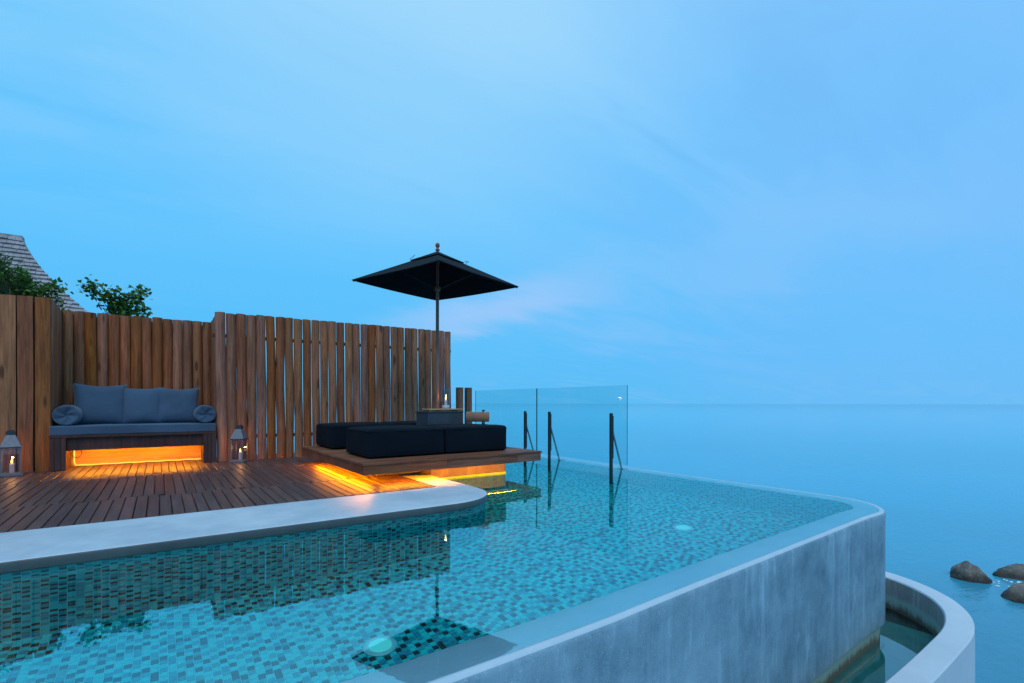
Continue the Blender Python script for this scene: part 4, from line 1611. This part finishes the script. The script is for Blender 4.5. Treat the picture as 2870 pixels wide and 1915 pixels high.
sh = thing('dense_shrub', (-3.0, 10.4, -1.3), 'dense dark green shrub mounded against the shingled roof', 'shrub')
rs = random.Random(11)
mounds = [((-2.55, 10.5, 2.0), (1.28, 0.85, 1.50)), ((-3.6, 10.7, 2.6), (1.3, 1.0, 1.2)), ((-1.85, 10.35, 2.0), (0.48, 0.5, 0.92)), ((-3.2, 10.4, 0.9), (1.9, 1.0, 1.6)), ((-1.48, 10.2, 1.70), (0.30, 0.4, 0.72))]
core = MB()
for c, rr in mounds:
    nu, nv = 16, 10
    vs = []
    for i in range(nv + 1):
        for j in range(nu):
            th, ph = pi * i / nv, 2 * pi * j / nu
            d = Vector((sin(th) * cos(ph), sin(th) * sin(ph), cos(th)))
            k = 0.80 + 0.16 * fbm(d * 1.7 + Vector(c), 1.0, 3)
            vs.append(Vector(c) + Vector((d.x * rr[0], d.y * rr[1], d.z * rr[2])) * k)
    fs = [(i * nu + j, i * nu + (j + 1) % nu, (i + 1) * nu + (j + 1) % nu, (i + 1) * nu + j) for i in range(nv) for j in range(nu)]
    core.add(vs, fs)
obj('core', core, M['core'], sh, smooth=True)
lv = MB()
for c, rr in mounds:
    for _ in range(int(6500 * rr[0] * rr[2])):
        d = Vector((rs.gauss(0, 1), rs.gauss(0, 1), rs.gauss(0, 1))).normalized()
        if d.y > 0.35 or d.z < -0.5:
            continue
        k = 0.80 + 0.20 * fbm(d * 1.7 + Vector(c), 1.0, 3) + rs.uniform(-0.05, 0.16) * abs(noise.noise(d * 6 + Vector(c)) + 0.4)
        p = Vector(c) + Vector((d.x * rr[0], d.y * rr[1], d.z * rr[2])) * k
        dd = (d + Vector((rs.uniform(-.8, .8), rs.uniform(-.8, .8), rs.uniform(-.3, 1.0)))).normalized()
        leaf_quads(lv, p, dd, rs.uniform(0.05, 0.095), rs.uniform(0.024, 0.042), Vector((rs.uniform(-1, 1), rs.uniform(-1, 1), 1)))
obj('foliage', lv, M['leaf_dark'], sh, kind='stuff')
obj('stem', MB().tube([(-3.0, 10.5, -1.4), (-2.9, 10.5, 0.5), (-2.7, 10.45, 1.6)], [0.12, 0.09, 0.04], 8), M['bark'], sh, smooth=True)

# small spreading tree whose twigs rise above the alcove fence
trn = thing('small_tree', (-0.85, 10.0, -1.4), 'small tree with round leaves rising over the alcove fence', 'tree')
br = MB()
br.tube([(-0.85, 10.0, -1.5), (-0.8, 10.0, 0.4), (-0.75, 10.0, 1.4), (-0.62, 10.0, 2.0)], [0.07, 0.055, 0.04, 0.025], 8)
twigs = []
def tw_(pts, r=0.012):
    br.tube(pts, [r * (1 - 0.7 * k / (len(pts) - 1)) for k in range(len(pts))], 6)
    twigs.append([Vector(p) for p in pts])
tw_([(-0.66, 10.0, 1.9), (-0.60, 10.0, 2.20), (-0.66, 10.0, 2.42), (-0.80, 10.0, 2.55), (-0.93, 10.0, 2.66)])
tw_([(-0.62, 10.0, 2.0), (-0.52, 10.0, 2.25), (-0.56, 9.98, 2.42), (-0.66, 9.98, 2.60)])
tw_([(-0.62, 10.0, 1.95), (-0.48, 10.0, 2.2), (-0.38, 10.0, 2.42), (-0.28, 10.0, 2.56), (-0.22, 10.0, 2.65)])
tw_([(-0.60, 10.0, 2.1), (-0.48, 10.0, 2.35), (-0.46, 10.02, 2.58)])
tw_([(-0.58, 10.0, 1.9), (-0.42, 10.0, 2.12), (-0.28, 10.0, 2.25), (-0.20, 10.0, 2.36)])
tw_([(-0.66, 10.0, 1.9), (-0.80, 10.0, 2.02), (-0.95, 10.0, 2.06), (-1.1, 10.0, 2.08)])
tw_([(-0.85, 10.0, 1.5), (-1.08, 10.0, 1.98), (-1.24, 10.0, 2.20), (-1.33, 10.0, 2.36)])
tw_([(-0.85, 10.0, 1.4), (-1.2, 10.0, 1.95), (-1.42, 10.0, 2.32), (-1.56, 10.0, 2.58), (-1.66, 10.0, 2.70)])
tw_([(-1.42, 10.0, 2.36), (-1.36, 10.0, 2.52), (-1.22, 10.0, 2.55)], 0.006)
obj('trunk', br, M['bark'], trn, smooth=True)
rs = random.Random(5)
lv = MB()
for q in twigs:
    for s in range(len(q) - 1):
        nl = 80 if s >= 1 else 44
        for _ in range(nl):
            f_ = rs.random()
            p = q[s].lerp(q[s + 1], f_)
            if p.z < 1.75:
                continue
            sp = 0.055 if s >= 1 else 0.07
            p = p + Vector((rs.gauss(0, sp), rs.gauss(0, sp), rs.gauss(0, sp)))
            dd = Vector((rs.gauss(0, 1), rs.gauss(0, 1), rs.gauss(0.3, 0.8)))
            if dd.length < 0.1:
                continue
            leaf_quads(lv, p, dd, rs.uniform(0.058, 0.085), rs.uniform(0.044, 0.062), Vector((rs.uniform(-1, 1), rs.uniform(-1, 1), 1)))
obj('crown', lv, M['leaf'], trn, kind='stuff')

# ================================================================== rocks in the sea
def rock(c, size, label, seed, rz=0.0, peak=0.5, skew=0.0):
    nu, nv = 40, 22
    vs = []
    Rm = Matrix.Rotation(rz, 3, 'Z')
    for i in range(nv + 1):
        for j in range(nu):
            th, ph = pi * i / nv, 2 * pi * j / nu
            d = Vector((sin(th) * cos(ph), sin(th) * sin(ph), cos(th)))
            k = 1 + 0.20 * fbm(d * 1.1 + Vector((seed, 0, 0)), 1.0, 3) + 0.07 * fbm(d * 5 + Vector((0, seed, 0)), 1.0, 5)
            p = Vector((d.x * size[0], d.y * size[1], d.z * size[2])) * k
            if p.z > 0:
                p.x += skew * p.z
                p.z *= 1 + peak * max(0, 1 - (abs(p.x / size[0])) * 1.3) 
            vs.append(Vector(c) + Rm @ p)
    fs = [(i * nu + j, (i + 1) * nu + j, (i + 1) * nu + (j + 1) % nu, i * nu + (j + 1) % nu) for i in range(nv) for j in range(nu)]
    o = obj('rock', MB().add(vs, fs), M['rock'], smooth=True)
    tag(o, label, 'rock', 'boulders in the sea')


rock((18.40, 4.0, ZS - 0.06), (0.47, 0.42, 0.28), 'small peaked brown boulder alone in the sea, right of the basin wall' if False else 'small peaked brown boulder standing clear in the sea', 2.0, rz=-YAW, peak=0.85, skew=-0.1)
rock((18.0, 2.42, ZS - 0.08), (1.05, 0.65, 0.50), 'large low brown boulder with a long back in the sea', 7.0, rz=-YAW + radians(8), peak=0.1, skew=0.3)
rock((20.0, 3.15, ZS - 0.08), (0.85, 0.5, 0.34), 'half sunken reddish boulder behind the large low boulder', 13.0, rz=-YAW, peak=0.1)

# a little foam where the swell breaks between the boulders
fo = MB()
rf_ = random.Random(3)
for k in range(16):
    cx_, cy_ = 18.72 + rf_.gauss(0, 0.22), 3.28 + rf_.gauss(0, 0.16)
    n = 7
    rr = rf_.uniform(0.015, 0.05)
    ring = [(cx_ + rr * rf_.uniform(0.5, 1.3) * cos(2 * pi * q / n) * 1.6, cy_ + rr * rf_.uniform(0.5, 1.3) * sin(2 * pi * q / n), ZS + 0.006) for q in range(n)]
    fo.add([(cx_, cy_, ZS + 0.022)] + ring, [(0, 1 + q, 1 + (q + 1) % n) for q in range(n)])
fm = obj('sea_foam', fo, M['foam'], kind='stuff')
tag(fm, 'white foam breaking between the boulders', 'foam')

for o in bpy.data.objects:
    if '_org' in o:
        del o['_org']
